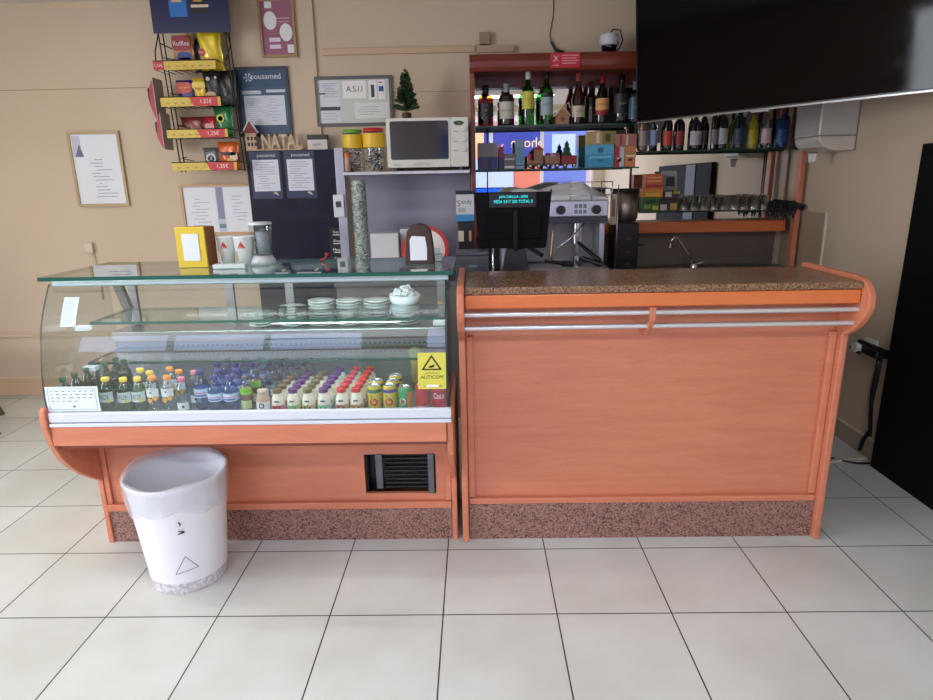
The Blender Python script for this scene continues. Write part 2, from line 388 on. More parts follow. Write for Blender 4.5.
MB(BC).box(x0+.032, x1-.032, 2.705, 3.66, 0, 1.09, M((150, 100, 74), .5)).build('body', bc)
MB(BC).box(x0+.032, x1-.032, 3.03, 3.68, 1.092, 1.12, STEEL_D).build('worktop', bc)

#%%CASE
DC = (-.94, 2.65, 0)
dc = thing('display_case', 'refrigerated display case with curved glass front and cherry wood base', 'display case', DC)
X0, X1 = -1.79, -.102
prof = [(2.640, 0), (2.640, .33), (2.585, .37), (2.52, .42), (2.46, .48), (2.41, .545), (2.375, .62), (2.357, .70), (2.355, .76), (2.362, .785), (2.375, .795), (2.388, .785), (2.40, .70), (3.1, .70), (3.1, 0)]
prof2 = [(2.640, 0), (2.640, .33), (2.585, .37), (2.52, .42), (2.46, .48), (2.41, .545), (2.385, .62), (2.385, .70), (3.1, .70), (3.1, 0)]
MB(DC).prism(prof[::-1], X0, X0+.025, WOOD, 'x').build('end_panel', dc, .005)
MB(DC).prism(prof2[::-1], X1-.025, X1, WOOD, 'x').build('end_panel', dc, .005)
MB(DC).box(X0+.026, X1-.026, 2.372, 2.395, .622, .707, WOOD).build('fascia_board', dc, .004)
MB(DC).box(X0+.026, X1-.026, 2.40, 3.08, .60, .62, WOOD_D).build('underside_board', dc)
# body panel with a hole for the vent
vx0, vx1, vz0, vz1 = -.533, -.2, .238, .438
bp = MB(DC)
bp.box(X0+.026, vx0, 2.66, 2.68, .17, .6, WOOD); bp.box(vx1, X1-.026, 2.66, 2.68, .17, .6, WOOD); bp.box(vx0, vx1, 2.66, 2.68, .17, vz0, WOOD); bp.box(vx0, vx1, 2.66, 2.68, vz1, .6, WOOD)
bp.build('body_panel', dc)
MB(DC).box(X0+.026, X0+.05, 2.645, 2.659, .205, .598, WOOD).build('stile', dc, .004)
MB(DC).box(X1-.055, X1-.026, 2.645, 2.659, .205, .598, WOOD).build('stile', dc, .004)
MB(DC).box(X0+.026, X1-.026, 2.635, 2.659, .17, .204, WOOD).build('bottom_rail', dc, .004)
MB(DC).box(X0+.026, X1-.026, 2.65, 2.68, 0, .168, GRAN_P).build('granite_plinth', dc)
v = MB(DC); v.box(vx0, vx1, 2.75, 2.76, vz0-.02, vz1+.02, BLACK)
v.box(vx0, vx0+.01, 2.69, 2.75, vz0, vz1, BLACK)
for k in range(9):
    z = vz0+.012+k*.021; v.box(vx0+.09, vx1-.03, 2.695, 2.71, z, z+.006, M((46, 44, 44), .4))
for k in range(20):
    x = vx0+.09+k*.0105; v.box(x, x+.002, 2.712, 2.72, vz0, vz1, M((60, 56, 56), .4))
vo = v.build('vent_grille', dc)
MB(DC).box(vx0+.055, vx0+.085, 2.652, 2.656, vz0+.03, vz1+.004, M((110, 112, 118), .35, .8)).build('vent_bracket', vo)
MB(DC).box(vx1-.035, vx1-.008, 2.652, 2.656, vz0, vz1+.004, M((110, 112, 118), .35, .8)).build('vent_bracket', vo)
s = MB(DC); AW = M((214, 220, 230), .35, .1)
s.box(X0+.03, X1-.005, 2.368, 2.39, .728, .768, AW); s.box(X0+.03, X1-.005, 2.364, 2.39, .709, .724, AW); s.build('sill_strip', dc, .003)
GP = [(2.385, .77), (2.383, .82), (2.387, .875), (2.396, .93), (2.409, .985), (2.423, 1.04), (2.440, 1.10), (2.465, 1.155), (2.497, 1.21), (2.54, 1.275)]
def smoothprof(P, n=4):
    out = []
    for i in range(len(P)-1):
        p0 = P[max(i-1, 0)]; p1 = P[i]; p2 = P[i+1]; p3 = P[min(i+2, len(P)-1)]
        for k in range(n):
            t = k/n; out.append(tuple(.5*((2*p1[j])+(-p0[j]+p2[j])*t+(2*p0[j]-5*p1[j]+4*p2[j]-p3[j])*t*t+(-p0[j]+3*p1[j]-3*p2[j]+p3[j])*t**3) for j in (0, 1)))
    return out+[P[-1]]
GS = smoothprof(GP)
gx0, gx1 = X0+.022, X1-.02
vs = []; fs = []
for y, z in GS: vs += [(gx0, y, z), (gx1, y, z)]
for i in range(len(GS)-1): fs.append((2*i, 2*i+1, 2*i+3, 2*i+2))
fg = MB(DC).add(vs, fs, GLASS, True)
for gx in (gx0, gx1): 
    for i in range(len(GS)-1):
        (ya, za), (yb, zb) = GS[i], GS[i+1]; fg.quad((gx-.004, ya, za), (gx+.004, ya, za), (gx+.004, yb, zb), (gx-.004, yb, zb), M((40, 60, 60), .3))
fg.build('front_glass', dc)
for gx in (gx0, gx1):
    pts = [(y+.006, z) for y, z in GS]+[(2.96, 1.275), (2.96, .77)]
    MB(DC).add([(gx, y, z) for y, z in pts], [tuple(range(len(pts)))], GLASS).build('side_glass', dc)
MB(DC).cyl((X0+.04, 2.545, 1.277), (X1-.01, 2.545, 1.277), .014, M((196, 214, 222), .25, .4), seg=16).build('top_rail', dc)
def gshelf(x0, x1, y0, y1, z, t, nm, edge=GEDGE):
    q = MB(DC); q.quad((x0, y0, z+t), (x1, y0, z+t), (x1, y1, z+t), (x0, y1, z+t), GSHELF)
    q.box(x0, x1, y0, y0+.0005, z, z+t, edge); q.box(x0, x1, y1-.0005, y1, z, z+t, edge); q.box(x0, x0+.0005, y0, y1, z, z+t, edge); q.box(x1-.0005, x1, y0, y1, z, z+t, edge)
    return q
gshelf(-1.775, -.09, 2.485, 2.99, 1.294, .016, 0).build('top_glass', dc)
gshelf(-1.68, -.14, 2.62, 2.93, 1.082, .012, 0).build('glass_shelf', dc)
gshelf(-1.72, -.14, 2.62, 2.89, .902, .010, 0).build('glass_shelf', dc)
for x in (-1.70, -.15):
    for z in (1.075, .893): MB(DC).box(x-.035, x+.02, 2.60, 2.635, z-.014, z+.004, M((220, 228, 236), .3)).build('shelf_clip', dc)
MB(DC).box(X0+.03, X1-.03, 2.395, 3.05, .712, .735, STEEL_D).build('deck', dc)
pf = MB(DC).box(X0+.03, X1-.03, 2.915, 2.925, .737, .93, M((140, 146, 156), .35, .6))
for i in range(54):
    for j in range(3):
        x = -1.5+i*.024+(j % 2)*.012; z = .865+j*.022
        if x < -.25: pf.add([(x+.005*math.cos(k*PI/4), 2.9145, z+.005*math.sin(k*PI/4)) for k in range(8)], [tuple(range(8))], BLACK)
pf.build('perforated_panel', dc)
MB(DC).box(X0+.03, X1-.03, 2.895, 3.08, .94, .985, STEEL).build('back_ledge', dc, .004)
fr_ = MB(DC)
for x in (X0+.05, -1.25, -.95, X1-.09): fr_.box(x, x+.04, 3.06, 3.08, .985, 1.285, STEEL_D)
fr_.box(X0+.05, X1-.05, 3.06, 3.08, 1.25, 1.285, STEEL_D)
fr_.prism([(2.93, 1.285), (2.90, 1.285), (3.03, .99), (3.06, .99)], X0+.05, X0+.09, STEEL_D, 'x')
fr_.build('back_frame', dc)
MB(DC).quad((X0+.05, 3.07, .985), (X1-.05, 3.07, .985), (X1-.05, 3.07, 1.25), (X0+.05, 3.07, 1.25), PLAST).build('sliding_door', dc)
MB(DC).box(X0+.03, X1-.03, 2.79, 3.06, .02, .59, M((120, 76, 56), .6)).build('machine_housing', dc)
LT = MB(DC).box(X0+.08, X1-.08, 2.575, 2.60, 1.262, 1.272, M((235, 244, 255), .4, emit=1.6)).build('lamp_tube', dc)
area('case_light', ((X0+X1)/2, 2.588, 1.258), (R(18), 0, 0), 1.5, .03, 7, (.88, .95, 1))
#%%STOCK
def lbl_text(q, body, cx, cz, r, h, m, wmax):     # lettering wrapped around a cylinder of radius r, facing -y
    vs, fs = text_data(body); xs = [v[0] for v in vs]; ys = [v[1] for v in vs]
    sc = h/(max(ys)-min(ys)); scx = min(sc, wmax/(max(xs)-min(xs))); mx = (max(xs)+min(xs))/2; my = (max(ys)+min(ys))/2
    q.add([(cx+r*math.sin((a-mx)*scx/r), -r*math.cos((a-mx)*scx/r), cz+(b-my)*sc) for a, b, _ in vs], fs, m)
def patch(q, r, a0, a1, z0, z1, m, ang0=-PI/2, seg=8):   # curved sticker on a cylinder
    q.lathe([(r, z0), (r, z1)], (0, 0, 0), m, seg, True, a1-a0, ang0+a0)
def disc(q, r, cz, rad, m, ang=0, n=14):
    q.add([(r*math.sin(ang+rad*math.cos(2*PI*k/n)/r), -r*math.cos(ang+rad*math.cos(2*PI*k/n)/r), cz+rad*math.sin(2*PI*k/n)) for k in range(n)], [tuple(range(n))], m)

def pet_bottle(nm, h, r, body, capc, deco, liquid=None, cat='bottle'):
    t = thing(nm, 'x', cat)
    q = MB(); q.lathe([(0, .002), (r*.85, .002), (r, .012), (r, h*.25), (r*.95, h*.3), (r, h*.36), (r, h*.62), (r*.8, h*.76), (r*.42, h*.86), (r*.40, h*.90)], (0, 0, 0), body, 14); q.build('body', t)
    MB().lathe([(r*.5, h*.89), (r*.52, h*.9), (r*.52, h*.995), (r*.48, h), (0, h)], (0, 0, 0), capc, 14).build('cap', t)
    q = MB(); deco(q, r+.0012, h); q.build('label', t)
    if liquid: MB().lathe([(0, .006), (r*.9, .006), (r*.9, h*.6), (r*.7, h*.72), (0, h*.72)], (0, 0, 0), liquid, 12).build('drink', t)
    return t
def deco_frize(q, r, h):
    patch(q, r, -1.25, 1.25, h*.33, h*.62, M((206, 224, 226), .5)); lbl_text(q, 'FRIZE', 0, h*.48, r+.001, .018, M((20, 50, 40), .5), .042); disc(q, r+.0013, h*.38, .009, M((226, 220, 90), .5), .6)
def deco_orange(q, r, h):
    patch(q, r, -1.1, 1.1, h*.45, h*.68, M((228, 232, 236), .5)); disc(q, r+.001, h*.59, .004, INK); disc(q, r+.001, h*.36, .012, M((230, 160, 50), .5), -.3); disc(q, r+.0015, h*.42, .011, M((232, 176, 60), .5), .5)
def deco_small(q, r, h):
    patch(q, r, -1.0, 1.0, h*.08, h*.3, M((225, 230, 228), .5)); disc(q, r+.001, h*.19, .006, INK, .2)
def deco_water(q, r, h):
    patch(q, r, -PI, PI, h*.33, h*.55, M((196, 216, 240), .4), seg=16); patch(q, r+.0006, -.9, .9, h*.36, h*.41, M((60, 100, 180), .4)); patch(q, r+.0006, -.6, .9, h*.44, h*.46, M((200, 60, 60), .4))
def deco_green(q, r, h):
    patch(q, r, -1, 1, h*.1, h*.34, M((190, 200, 140), .5)); patch(q, r, -1.2, 1.2, h*.52, h*.7, M((120, 190, 50), .5))
def deco_glassb(q, r, h): patch(q, r, -1.2, 1.2, h*.2, h*.42, M((40, 100, 60), .5))
LQ = lambda c: M(c, .25)
P_lemon = Pool(pet_bottle('soda_bottle', .152, .029, PET_G, M((236, 208, 60), .4), deco_frize))
P_orange = Pool(pet_bottle('soda_bottle', .155, .028, PLAST, M((240, 150, 50), .4), deco_orange))
P_yel2 = Pool(pet_bottle('soda_bottle', .155, .028, PLAST, M((236, 196, 60), .4), deco_orange))
P_pink = Pool(pet_bottle('soda_bottle', .150, .027, PLAST, M((226, 130, 150), .4), deco_small))
P_water = Pool(pet_bottle('water_bottle', .152, .031, PET_B, M((40, 52, 120), .4), deco_water))
P_green = Pool(pet_bottle('juice_bottle', .150, .026, PLAST, M((70, 80, 76), .4), deco_green, LQ((120, 80, 40))))
P_glassb = Pool(pet_bottle('mineral_water_bottle', .158, .026, GLG, M((24, 84, 44), .4), deco_glassb))
P_clear = Pool(pet_bottle('water_bottle', .140, .024, PLAST, M((52, 60, 78), .4), deco_small))
Z = .737
G = 'green glass bottles at the left end of the display case'
for k, (x, y) in enumerate([(-1.73, 2.455), (-1.725, 2.525), (-1.72, 2.60), (-1.715, 2.675)]):
    P_glassb.put((x, y, Z), 'green glass water bottle in the leftmost file of the display case, %s from the glass' % ['first', 'second', 'third', 'fourth'][k], 0, G)
for k, (x, y) in enumerate([(-1.635, 2.60), (-1.63, 2.68), (-1.57, 2.64)]):
    P_glassb.put((x, y, Z), 'tall green glass bottle behind the lemon sodas, %s of three' % ['left front', 'left rear', 'right'][k], 0, G, (1, 1, 1.15))
for k, (x, y) in enumerate([(-1.562, 2.47), (-1.483, 2.465), (-1.425, 2.47), (-1.48, 2.60)]):
    P_lemon.put((x, y, Z), 'yellow capped lemon soda bottle with pale round label, %s' % ['leftmost, half behind the white notice', 'second from the left at the glass', 'third from the left at the glass', 'standing behind the front ones'][k], 0, 'lemon soda bottles')
P_yel2.put((-1.41, 2.545, Z), 'yellow capped soda bottle behind the orange capped one')
P_orange.put((-1.362, 2.47, Z), 'orange capped soda bottle with fruit label at the front glass', 0, 'orange capped sodas')
P_orange.put((-1.35, 2.60, Z), 'orange capped soda bottle second row, behind the front one', 0, 'orange capped sodas')
P_orange.put((-1.302, 2.475, Z), 'orange capped soda bottle with white label right of its twin at the glass', 0, 'orange capped sodas')
P_orange.put((-1.29, 2.56, Z), 'orange capped soda bottle half hidden behind the white labelled one', 0, 'orange capped sodas')
P_pink.put((-1.237, 2.465, Z), 'pink capped clear bottle with low white label at the glass', 0, 'pink capped bottles')
P_pink.put((-1.225, 2.56, Z), 'pink capped clear bottle in the second row beside the water', 0, 'pink capped bottles')
wl = [(-1.172, 2.50, 1.12), (-1.10, 2.465, 1), (-1.035, 2.465, 1), (-1.12, 2.57, 1), (-1.045, 2.57, 1), (-1.16, 2.65, 1.05), (-1.085, 2.66, 1), (-1.01, 2.66, 1), (-1.15, 2.74, 1), (-1.07, 2.75, 1), (-.99, 2.74, 1)]
wn = ['tall one left of the pair at the glass', 'left of the front pair', 'right of the front pair', 'second row left', 'second row right', 'third row left', 'third row middle', 'third row right', 'back row left', 'back row middle', 'back row right']
for k, (x, y, s_) in enumerate(wl): P_water.put((x, y, Z), 'blue capped water bottle, '+wn[k], 0, 'blue capped water bottles', (1, 1, s_))
for k, (x, y) in enumerate([(-.968, 2.465), (-.96, 2.56)]): P_green.put((x, y, Z), 'small juice bottle with lime green label, %s' % ['at the glass', 'in the second row'][k], 0, 'lime labelled juice bottles')
for i in range(4):
    for j in range(3):
        P_clear.put((-.955+i*.052+.012*j, 2.64+.06*j+(0 if i < 2 else .0), Z), 'small clear dark-capped bottle, %s row from the glass, %s from left' % (['third', 'fourth', 'fifth'][j], ['first', 'second', 'third', 'fourth'][i]), 0, 'clear bottles with dark caps')

def smoothie(capc, body, deco):
    t = thing('smoothie_bottle', 'x', 'bottle'); h = .098
    MB().lathe([(0, .001), (.022, .001), (.0275, .008), (.0275, .035), (.024, .06), (.0165, .078), (.0165, .082)], (0, 0, 0), body, 16).build('body', t)
    MB().lathe([(.0165, .079), (.0185, .08), (.0185, .095), (.017, .098), (0, .098)], (0, 0, 0), capc, 16).build('cap', t)
    q = MB(); deco(q); q.build('label', t); return t
def sm_deco(fruit, dark):
    def d(q):
        patch(q, .0279, -1.2, 1.2, .008, .031, fruit); disc(q, .0288, .022, .0075, dark, -.35); disc(q, .0290, .019, .0065, dark, .35); disc(q, .0290, .029, .004, dark, .05)
        patch(q, .0278, -.35, .35, .045, .052, INK); 
    return d
SMB = M((232, 226, 208), .4)
kinds = {
 'red_white': (M((110, 92, 66), .4), sm_deco(M((200, 70, 60), .5), M((120, 40, 40), .5))),
 'purple_green': (M((96, 54, 120), .4), sm_deco(M((150, 190, 120), .5), M((90, 150, 80), .5))),
 'olive': (M((112, 100, 60), .4), sm_deco(M((214, 176, 96), .5), M((90, 66, 40), .5))),
 'purple_mint': (M((98, 52, 124), .4), sm_deco(M((150, 206, 170), .5), M((90, 170, 130), .5))),
 'red_brown': (M((206, 44, 50), .4), sm_deco(M((196, 150, 100), .5), M((110, 60, 40), .5))),
 'red_oat': (M((206, 44, 50), .4), sm_deco(M((212, 166, 110), .5), M((150, 100, 50), .5)))}
desc = {'red_white': ('brown capped yogurt drink with red fruit', 4), 'purple_green': ('purple capped yogurt drink with green fruit', 5), 'olive': ('olive capped yogurt drink with cereal picture', 5),
        'purple_mint': ('purple capped yogurt drink with mint green picture', 6), 'red_brown': ('red capped yogurt drink with brown picture', 6), 'red_oat': ('red capped yogurt drink nearest the cans', 6)}
for x, k in zip((-.835, -.771, -.708, -.642, -.567, -.505), kinds):
    P = Pool(smoothie(kinds[k][0], SMB, kinds[k][1])); d_, n_ = desc[k]
    for j in range(n_): P.put((x+.002*j, 2.455+j*.0595, Z), '%s, %s of its file from the glass' % (d_, ['first', 'second', 'third', 'fourth', 'fifth', 'sixth'][j]), 0, d_.replace('yogurt drink', 'yogurt drinks', 1))
# milkshake bottle
t = thing('milkshake_bottle', 'small brown chocolate milkshake bottle with white label and oval logo', 'bottle', (-.9, 2.46, Z))
MB().lathe([(0, .001), (.024, .001), (.029, .01), (.029, .05), (.022, .074), (.02, .08)], (0, 0, 0), M((190, 160, 140), .4), 16).build('body', t)
MB().lathe([(.02, .08), (.021, .08), (.021, .093), (0, .094)], (0, 0, 0), M((200, 186, 176), .4), 16).build('cap', t)
q = MB(); patch(q, .0294, -1.4, 1.4, .004, .045, WHITE); disc(q, .030, .03, .012, M((24, 40, 90), .4)); disc(q, .0303, .03, .007, M((220, 226, 236), .4)); q.build('label', t)
# cans
def can(nm, body, deco, top=M((200, 204, 208), .25, .8), h=.106, r=.029):
    t = thing(nm, 'x', 'can')
    MB().lathe([(0, .002), (r*.82, .001), (r, .008), (r, h-.012), (r*.84, h-.002)], (0, 0, 0), body, 18).build('body', t)
    MB().lathe([(r*.84, h-.002), (r*.84, h), (r*.78, h-.004), (0, h-.004)], (0, 0, 0), top, 18).build('lid', t)
    q = MB(); deco(q, r+.0006, h); q.build('label', t); return t
def d_tea(c):
    def d(q, r, h): patch(q, r, -PI, PI, h*.72, h*.86, c, seg=18); disc(q, r+.0004, h*.36, .017, M((150, 40, 30), .4)); disc(q, r+.0008, h*.36, .011, M((214, 120, 40), .4)); lbl_text(q, 'ice tea', 0, h*.36, r+.0014, .005, M((240, 230, 200), .5), .018); disc(q, r+.0004, h*.6, .006, M((120, 150, 40), .4), -.3)
    return d
TEAB = M((206, 186, 46), .35)
Pt = Pool(can('drink_can', TEAB, d_tea(M((30, 110, 96), .4)))); Pp = Pool(can('drink_can', TEAB, d_tea(M((70, 60, 150), .4))))
for j in range(2): Pt.put((-.431, 2.465+.07*j, Z), 'yellow iced tea can with green band, %s' % ['front one', 'behind the front one'][j], 0, 'iced tea cans')
for j in range(3): Pp.put((-.367+.004*j, 2.465+.072*j, Z), 'yellow iced tea can with violet band, %s of its file' % ORD[j], 0, 'iced tea cans')
def d_seven(q, r, h): patch(q, r, -.8, .3, h*.45, h*.85, M((40, 150, 80), .4)); disc(q, r+.0004, h*.42, .014, M((226, 226, 210), .4), -.3); disc(q, r+.0008, h*.40, .01, M((150, 50, 60), .4), -.3); patch(q, r, .5, 1.5, .012, h*.8, M((220, 120, 50), .4))
Pool(can('drink_can', M((60, 160, 90), .35), d_seven, h=.098)).put((-.302, 2.462, Z), 'green soft drink can with orange side, between tea and cola cans')
def d_cola(q, r, h): lbl_text(q, 'Coca', .0, h*.55, r+.0008, .024, WHITE, .046)
def d_cola2(q, r, h): patch(q, r+.0003, -1.2, 1.2, h*.25, h*.5, M((190, 40, 44), .4)); patch(q, r+.0003, -1, 1, h*.12, h*.15, M((230, 190, 190), .4))
Pool(can('drink_can', M((178, 34, 60), .35), d_cola2, h=.112, r=.031)).put((-.228, 2.47, Z), 'red cola can without lettering in view, under the yellow sticker')
Pool(can('drink_can', M((182, 32, 52), .35), d_cola, h=.112, r=.031)).put((-.160, 2.468, Z), 'red cola can with white script, rightmost in the case')
# plates on the ledge
def plates(x, n, label, r=.075):
    P = []
    for k in range(n):
        q = MB((x, 2.985, .987+k*.014)); q.lathe([(0, 0), (r*.55, 0), (r*.62, .003), (r, .011), (r, .013), (r*.6, .006), (0, .004)], (x, 2.985, .987+k*.014), M((226, 230, 230), .2), 24)
        P.append(tag(q.build('plate'), label[0] % ORDN[k] if n > 1 else label[0], 'plate', label[1]))
ORDN = ['bottom', 'second', 'third', 'fourth', 'fifth', 'sixth', 'seventh', 'eighth', 'ninth']
plates(-1.05, 5, ('small white plate, %s of the leftmost stack in the display case', 'leftmost stack of plates'), .065)
plates(-.90, 7, ('small white plate, %s of the second stack from the left', 'second stack of plates'), .065)
plates(-.755, 9, ('small white plate, %s of the third stack from the left', 'third stack of plates'), .065)
plates(-.62, 9, ('small white plate, %s of the fourth stack from the left', 'fourth stack of plates'), .065)
plates(-.485, 9, ('small white plate, %s of the fifth stack, left of the napkin bowl', 'fifth stack of plates'), .065)
plates(-.345, 6, ('small white plate, %s of the stack under the napkin bowl', 'rightmost stack of plates'), .068)
t = thing('napkin_bowl', 'white bowl heaped with crumpled white sachets on the rightmost plates', 'bowl', (-.345, 2.985, .987+6*.014+.006))
MB().lathe([(0, 0), (.05, 0), (.07, .02), (.078, .055), (.075, .055), (.066, .02), (.045, .005), (0, .005)], (0, 0, 0), M((214, 224, 230), .25), 24).build('bowl', t)
q = MB()
for k in range(60):
    a = random.uniform(0, 2*PI); r = .062*math.sqrt(random.random()); z = .045+.045*(1-(r/.062)**2)+random.uniform(-.008, .008)
    d1 = Vector((random.uniform(-1, 1), random.uniform(-1, 1), random.uniform(-.5, .5))).normalized()*.014; d2 = d1.cross(Vector((random.random(), random.random(), random.random()+.1))).normalized()*.009
    c = Vector((r*math.cos(a), r*math.sin(a), z)); n_ = d1.cross(d2).normalized()*.002
    q.add([tuple(c+sa*d1+sb*d2+sn*n_) for sn in (-1, 1) for sa, sb in ((-1, -1), (1, -1), (1, 1), (-1, 1))], [(3, 2, 1, 0), (4, 5, 6, 7), (0, 1, 5, 4), (1, 2, 6, 5), (2, 3, 7, 6), (3, 0, 4, 7)], M((238, 240, 244), .6))
sx = q.build('sugar_sachets', t); sx['kind'] = 'stuff'
q = MB((-.17, 2.97, .987)); q.lathe([(0, 0), (.022, 0), (.022, .07), (.014, .085)], (-.17, 2.97, .987), PLAST, 14); q.lathe([(.016, .085), (.016, .11), (0, .11)], (-.17, 2.97, .987), M((180, 150, 100), .6), 12)
tag(q.build('cork_bottle'), 'small clear bottle with cork stopper beside the plates', 'bottle')
q = MB((-.29, 2.83, Z)); q.lathe([(0, 0), (.022, 0), (.022, .09), (.03, .11), (.03, .155), (.012, .17), (0, .17)], (-.29, 2.83, Z), M((206, 176, 120), .5), 14)
tag(q.build('cream_bottle'), 'yellowish round topped bottle behind the green can', 'bottle')

# notices on the glass
def tilt_y(z):   # outer glass y at height z
    for (ya, za), (yb, zb) in zip(GS, GS[1:]):
        if za <= z <= zb: return ya+(yb-ya)*(z-za)/(zb-za)
    return 2.385
def on_glass(q, x0, x1, z0, z1, m, lift=.002, n=6):
    vs = []; fs = []
    for k in range(n+1):
        z = z0+(z1-z0)*k/n; y = tilt_y(z)-lift; vs += [(x0, y, z), (x1, y, z)]
    for k in range(n): fs.append((2*k, 2*k+1, 2*k+3, 2*k+2))
    q.add(vs, fs, m)
nt_ = thing('notice_card', 'white notice card with rounded border on the lower left of the glass', 'notice', (-1.655, 2.38, .77))
q = MB((-1.655, 2.38, .77)); on_glass(q, -1.762, -1.545, .772, .878, M((222, 236, 240), .4)); q.build('card', nt_)
q = MB((-1.655, 2.38, .77)); bm_ = M((70, 120, 130), .5)
for a, b, c, d in ((-1.752, -1.555, .780, .7815), (-1.752, -1.555, .8685, .87), (-1.752, -1.7505, .780, .87), (-1.5565, -1.555, .780, .87)): on_glass(q, a, b, c, d, bm_, .003, 1 if d-c < .01 else 6)
for k in range(4):
    x = -1.74
    while x < (-1.565 if k < 3 else -1.64):
        l_ = random.uniform(.008, .02); on_glass(q, x, min(x+l_, -1.562), .858-k*.014, .861-k*.014, INK, .003, 1); x += l_+.012
on_glass(q, -1.655, -1.645, .79, .797, INK, .003, 1); q.build('print', nt_)
q = MB((-1.66, 2.47, 1.12)); on_glass(q, -1.69, -1.628, 1.115, 1.225, M((210, 226, 236), .6))
for k in range(12): on_glass(q, -1.685, -1.636-.012*random.random(), 1.122+k*.008, 1.1235+k*.008, M((150, 170, 190), .7), .003, 1)
tag(q.build('paper_note'), 'small handwritten paper note taped to the upper left of the glass', 'note')
ws = thing('warning_sticker', 'yellow warning sticker with black triangle at the right of the glass', 'sticker', (-.185, 2.39, .84))
q = MB((-.185, 2.39, .84)); on_glass(q, -.238, -.125, .848, .993, M((214, 206, 78), .5)); q.build('backing', ws)
q = MB((-.185, 2.39, .84)); K = M((24, 24, 20), .5)
def gp(x, z, l=.003): return (x, tilt_y(z)-l, z)
T3 = [(-.182, .985), (-.224, .925), (-.140, .925)]; cxx, czz = -.182, .945
for i in range(3):
    a = T3[i]; b_ = T3[(i+1) % 3]; ai = (cxx+(a[0]-cxx)*.72, czz+(a[1]-czz)*.72); bi = (cxx+(b_[0]-cxx)*.72, czz+(b_[1]-czz)*.72)
    q.add([gp(*a), gp(*b_), gp(*bi), gp(*ai)], [(0, 1, 2, 3)], K)
q.add([gp(-.194, .934), gp(-.178, .934), gp(-.168, .944), gp(-.174, .947), gp(-.186, .942), gp(-.194, .940)], [(0, 1, 2, 3, 4, 5)], K)
vs, fs = text_data('AUTICOM'); xs = [a[0] for a in vs]; ys = [a[1] for a in vs]; sc = .09/(max(xs)-min(xs))
q.add([gp(-.182+(a-(max(xs)+min(xs))/2)*sc, .897+(b_-(max(ys)+min(ys))/2)*sc) for a, b_, _ in vs], fs, K)
on_glass(q, -.205, -.155, .856, .866, WHITE, .003, 1); on_glass(q, -.213, -.208, .858, .862, K, .003, 1); on_glass(q, -.152, -.14, .858, .862, K, .003, 1); on_glass(q, -.21, -.155, .912, .914, K, .003, 1); q.build('print', ws)

#%%CASETOP
ZT = 1.3115
t = thing('napkin_box', 'yellow and wood napkin box with white front panel on the glass top', 'napkin dispenser', (-1.238, 2.72, ZT))
MB().box(-.062, .062, .012, .12, 0, .172, M((150, 92, 52), .5)).build('box', t, .003)
MB().box(-.064, .064, 0, .0115, 0, .176, M((222, 190, 50), .5)).build('front_frame', t, .002)
MB().box(-.036, .036, -.003, -.0005, .03, .146, PAPER).build('front_card', t)
t = thing('napkin_holder', 'dark brown arched napkin holder with white napkins on the glass top', 'napkin dispenser', (-.243, 2.70, ZT))
arch = [(-.064, 0), (.064, 0), (.058, .09), (.05, .14), (.03, .165), (0, .172), (-.03, .165), (-.05, .14), (-.058, .09)]
MB().prism(arch, .0, .09, M((62, 40, 36), .45), 'y').build('body', t, .004)
MB().prism([(-.038, .018), (.034, .018), (.036, .07), (.028, .118), (-.028, .122), (-.038, .105)], -.004, -.0005, PAPER, 'y').build('napkins', t)
def cup(nm):
    t = thing(nm, 'x', 'cup')
    MB().lathe([(0, .001), (.026, .001), (.031, .065), (.038, .072), (.042, .135), (.044, .137), (.044, .142), (.04, .142), (.037, .08), (.026, .06), (.022, .01)], (0, 0, 0), M((232, 232, 230), .45), 20).build('body', t)
    q = MB()
    def pt(x, z, r=.0412): return (r*math.sin(x/r), -r*math.cos(x/r), z)
    q.add([pt(-.017, .086), pt(0, .086), pt(0, .12)], [(0, 1, 2)], RED); q.add([pt(0, .086), pt(.017, .086), pt(0, .12)], [(0, 1, 2)], RED)
    lbl_text(q, 'DELTA', 0, .092, .0424, .005, WHITE, .018); q.build('logo', t); return t
P = Pool(cup('paper_cup'))
P.put((-1.112, 2.80, ZT), 'white cup stack with red triangle logo beside the napkin box', 0, 'cup stacks with red triangles', (1, 1, .9))
P.put((-1.03, 2.79, ZT), 'white cup stack with red triangle logo beside the clear canister', 0, 'cup stacks with red triangles', (1.08, 1.08, .9))
t = thing('clear_canister', 'clear plastic canister with grey contents on white foot beside cups', 'canister', (-.955, 2.80, ZT)); t.scale = (1.12, 1.12, .95)
MB().lathe([(0, .045), (.04, .045), (.042, .17), (.044, .185)], (0, 0, 0), PLAST, 20).build('jar', t)
MB().lathe([(.046, .185), (.046, .196), (0, .198)], (0, 0, 0), M((200, 206, 210), .4), 20).build('lid', t)
MB().lathe([(0, .0), (.05, 0), (.048, .02), (.036, .044), (0, .044)], (0, 0, 0), M((190, 196, 200), .35), 20).build('foot', t)
MB().lathe([(0, .05), (.024, .05), (.028, .15), (0, .155)], (0.008, 0, 0), M((150, 152, 158), .6), 16).build('contents', t)

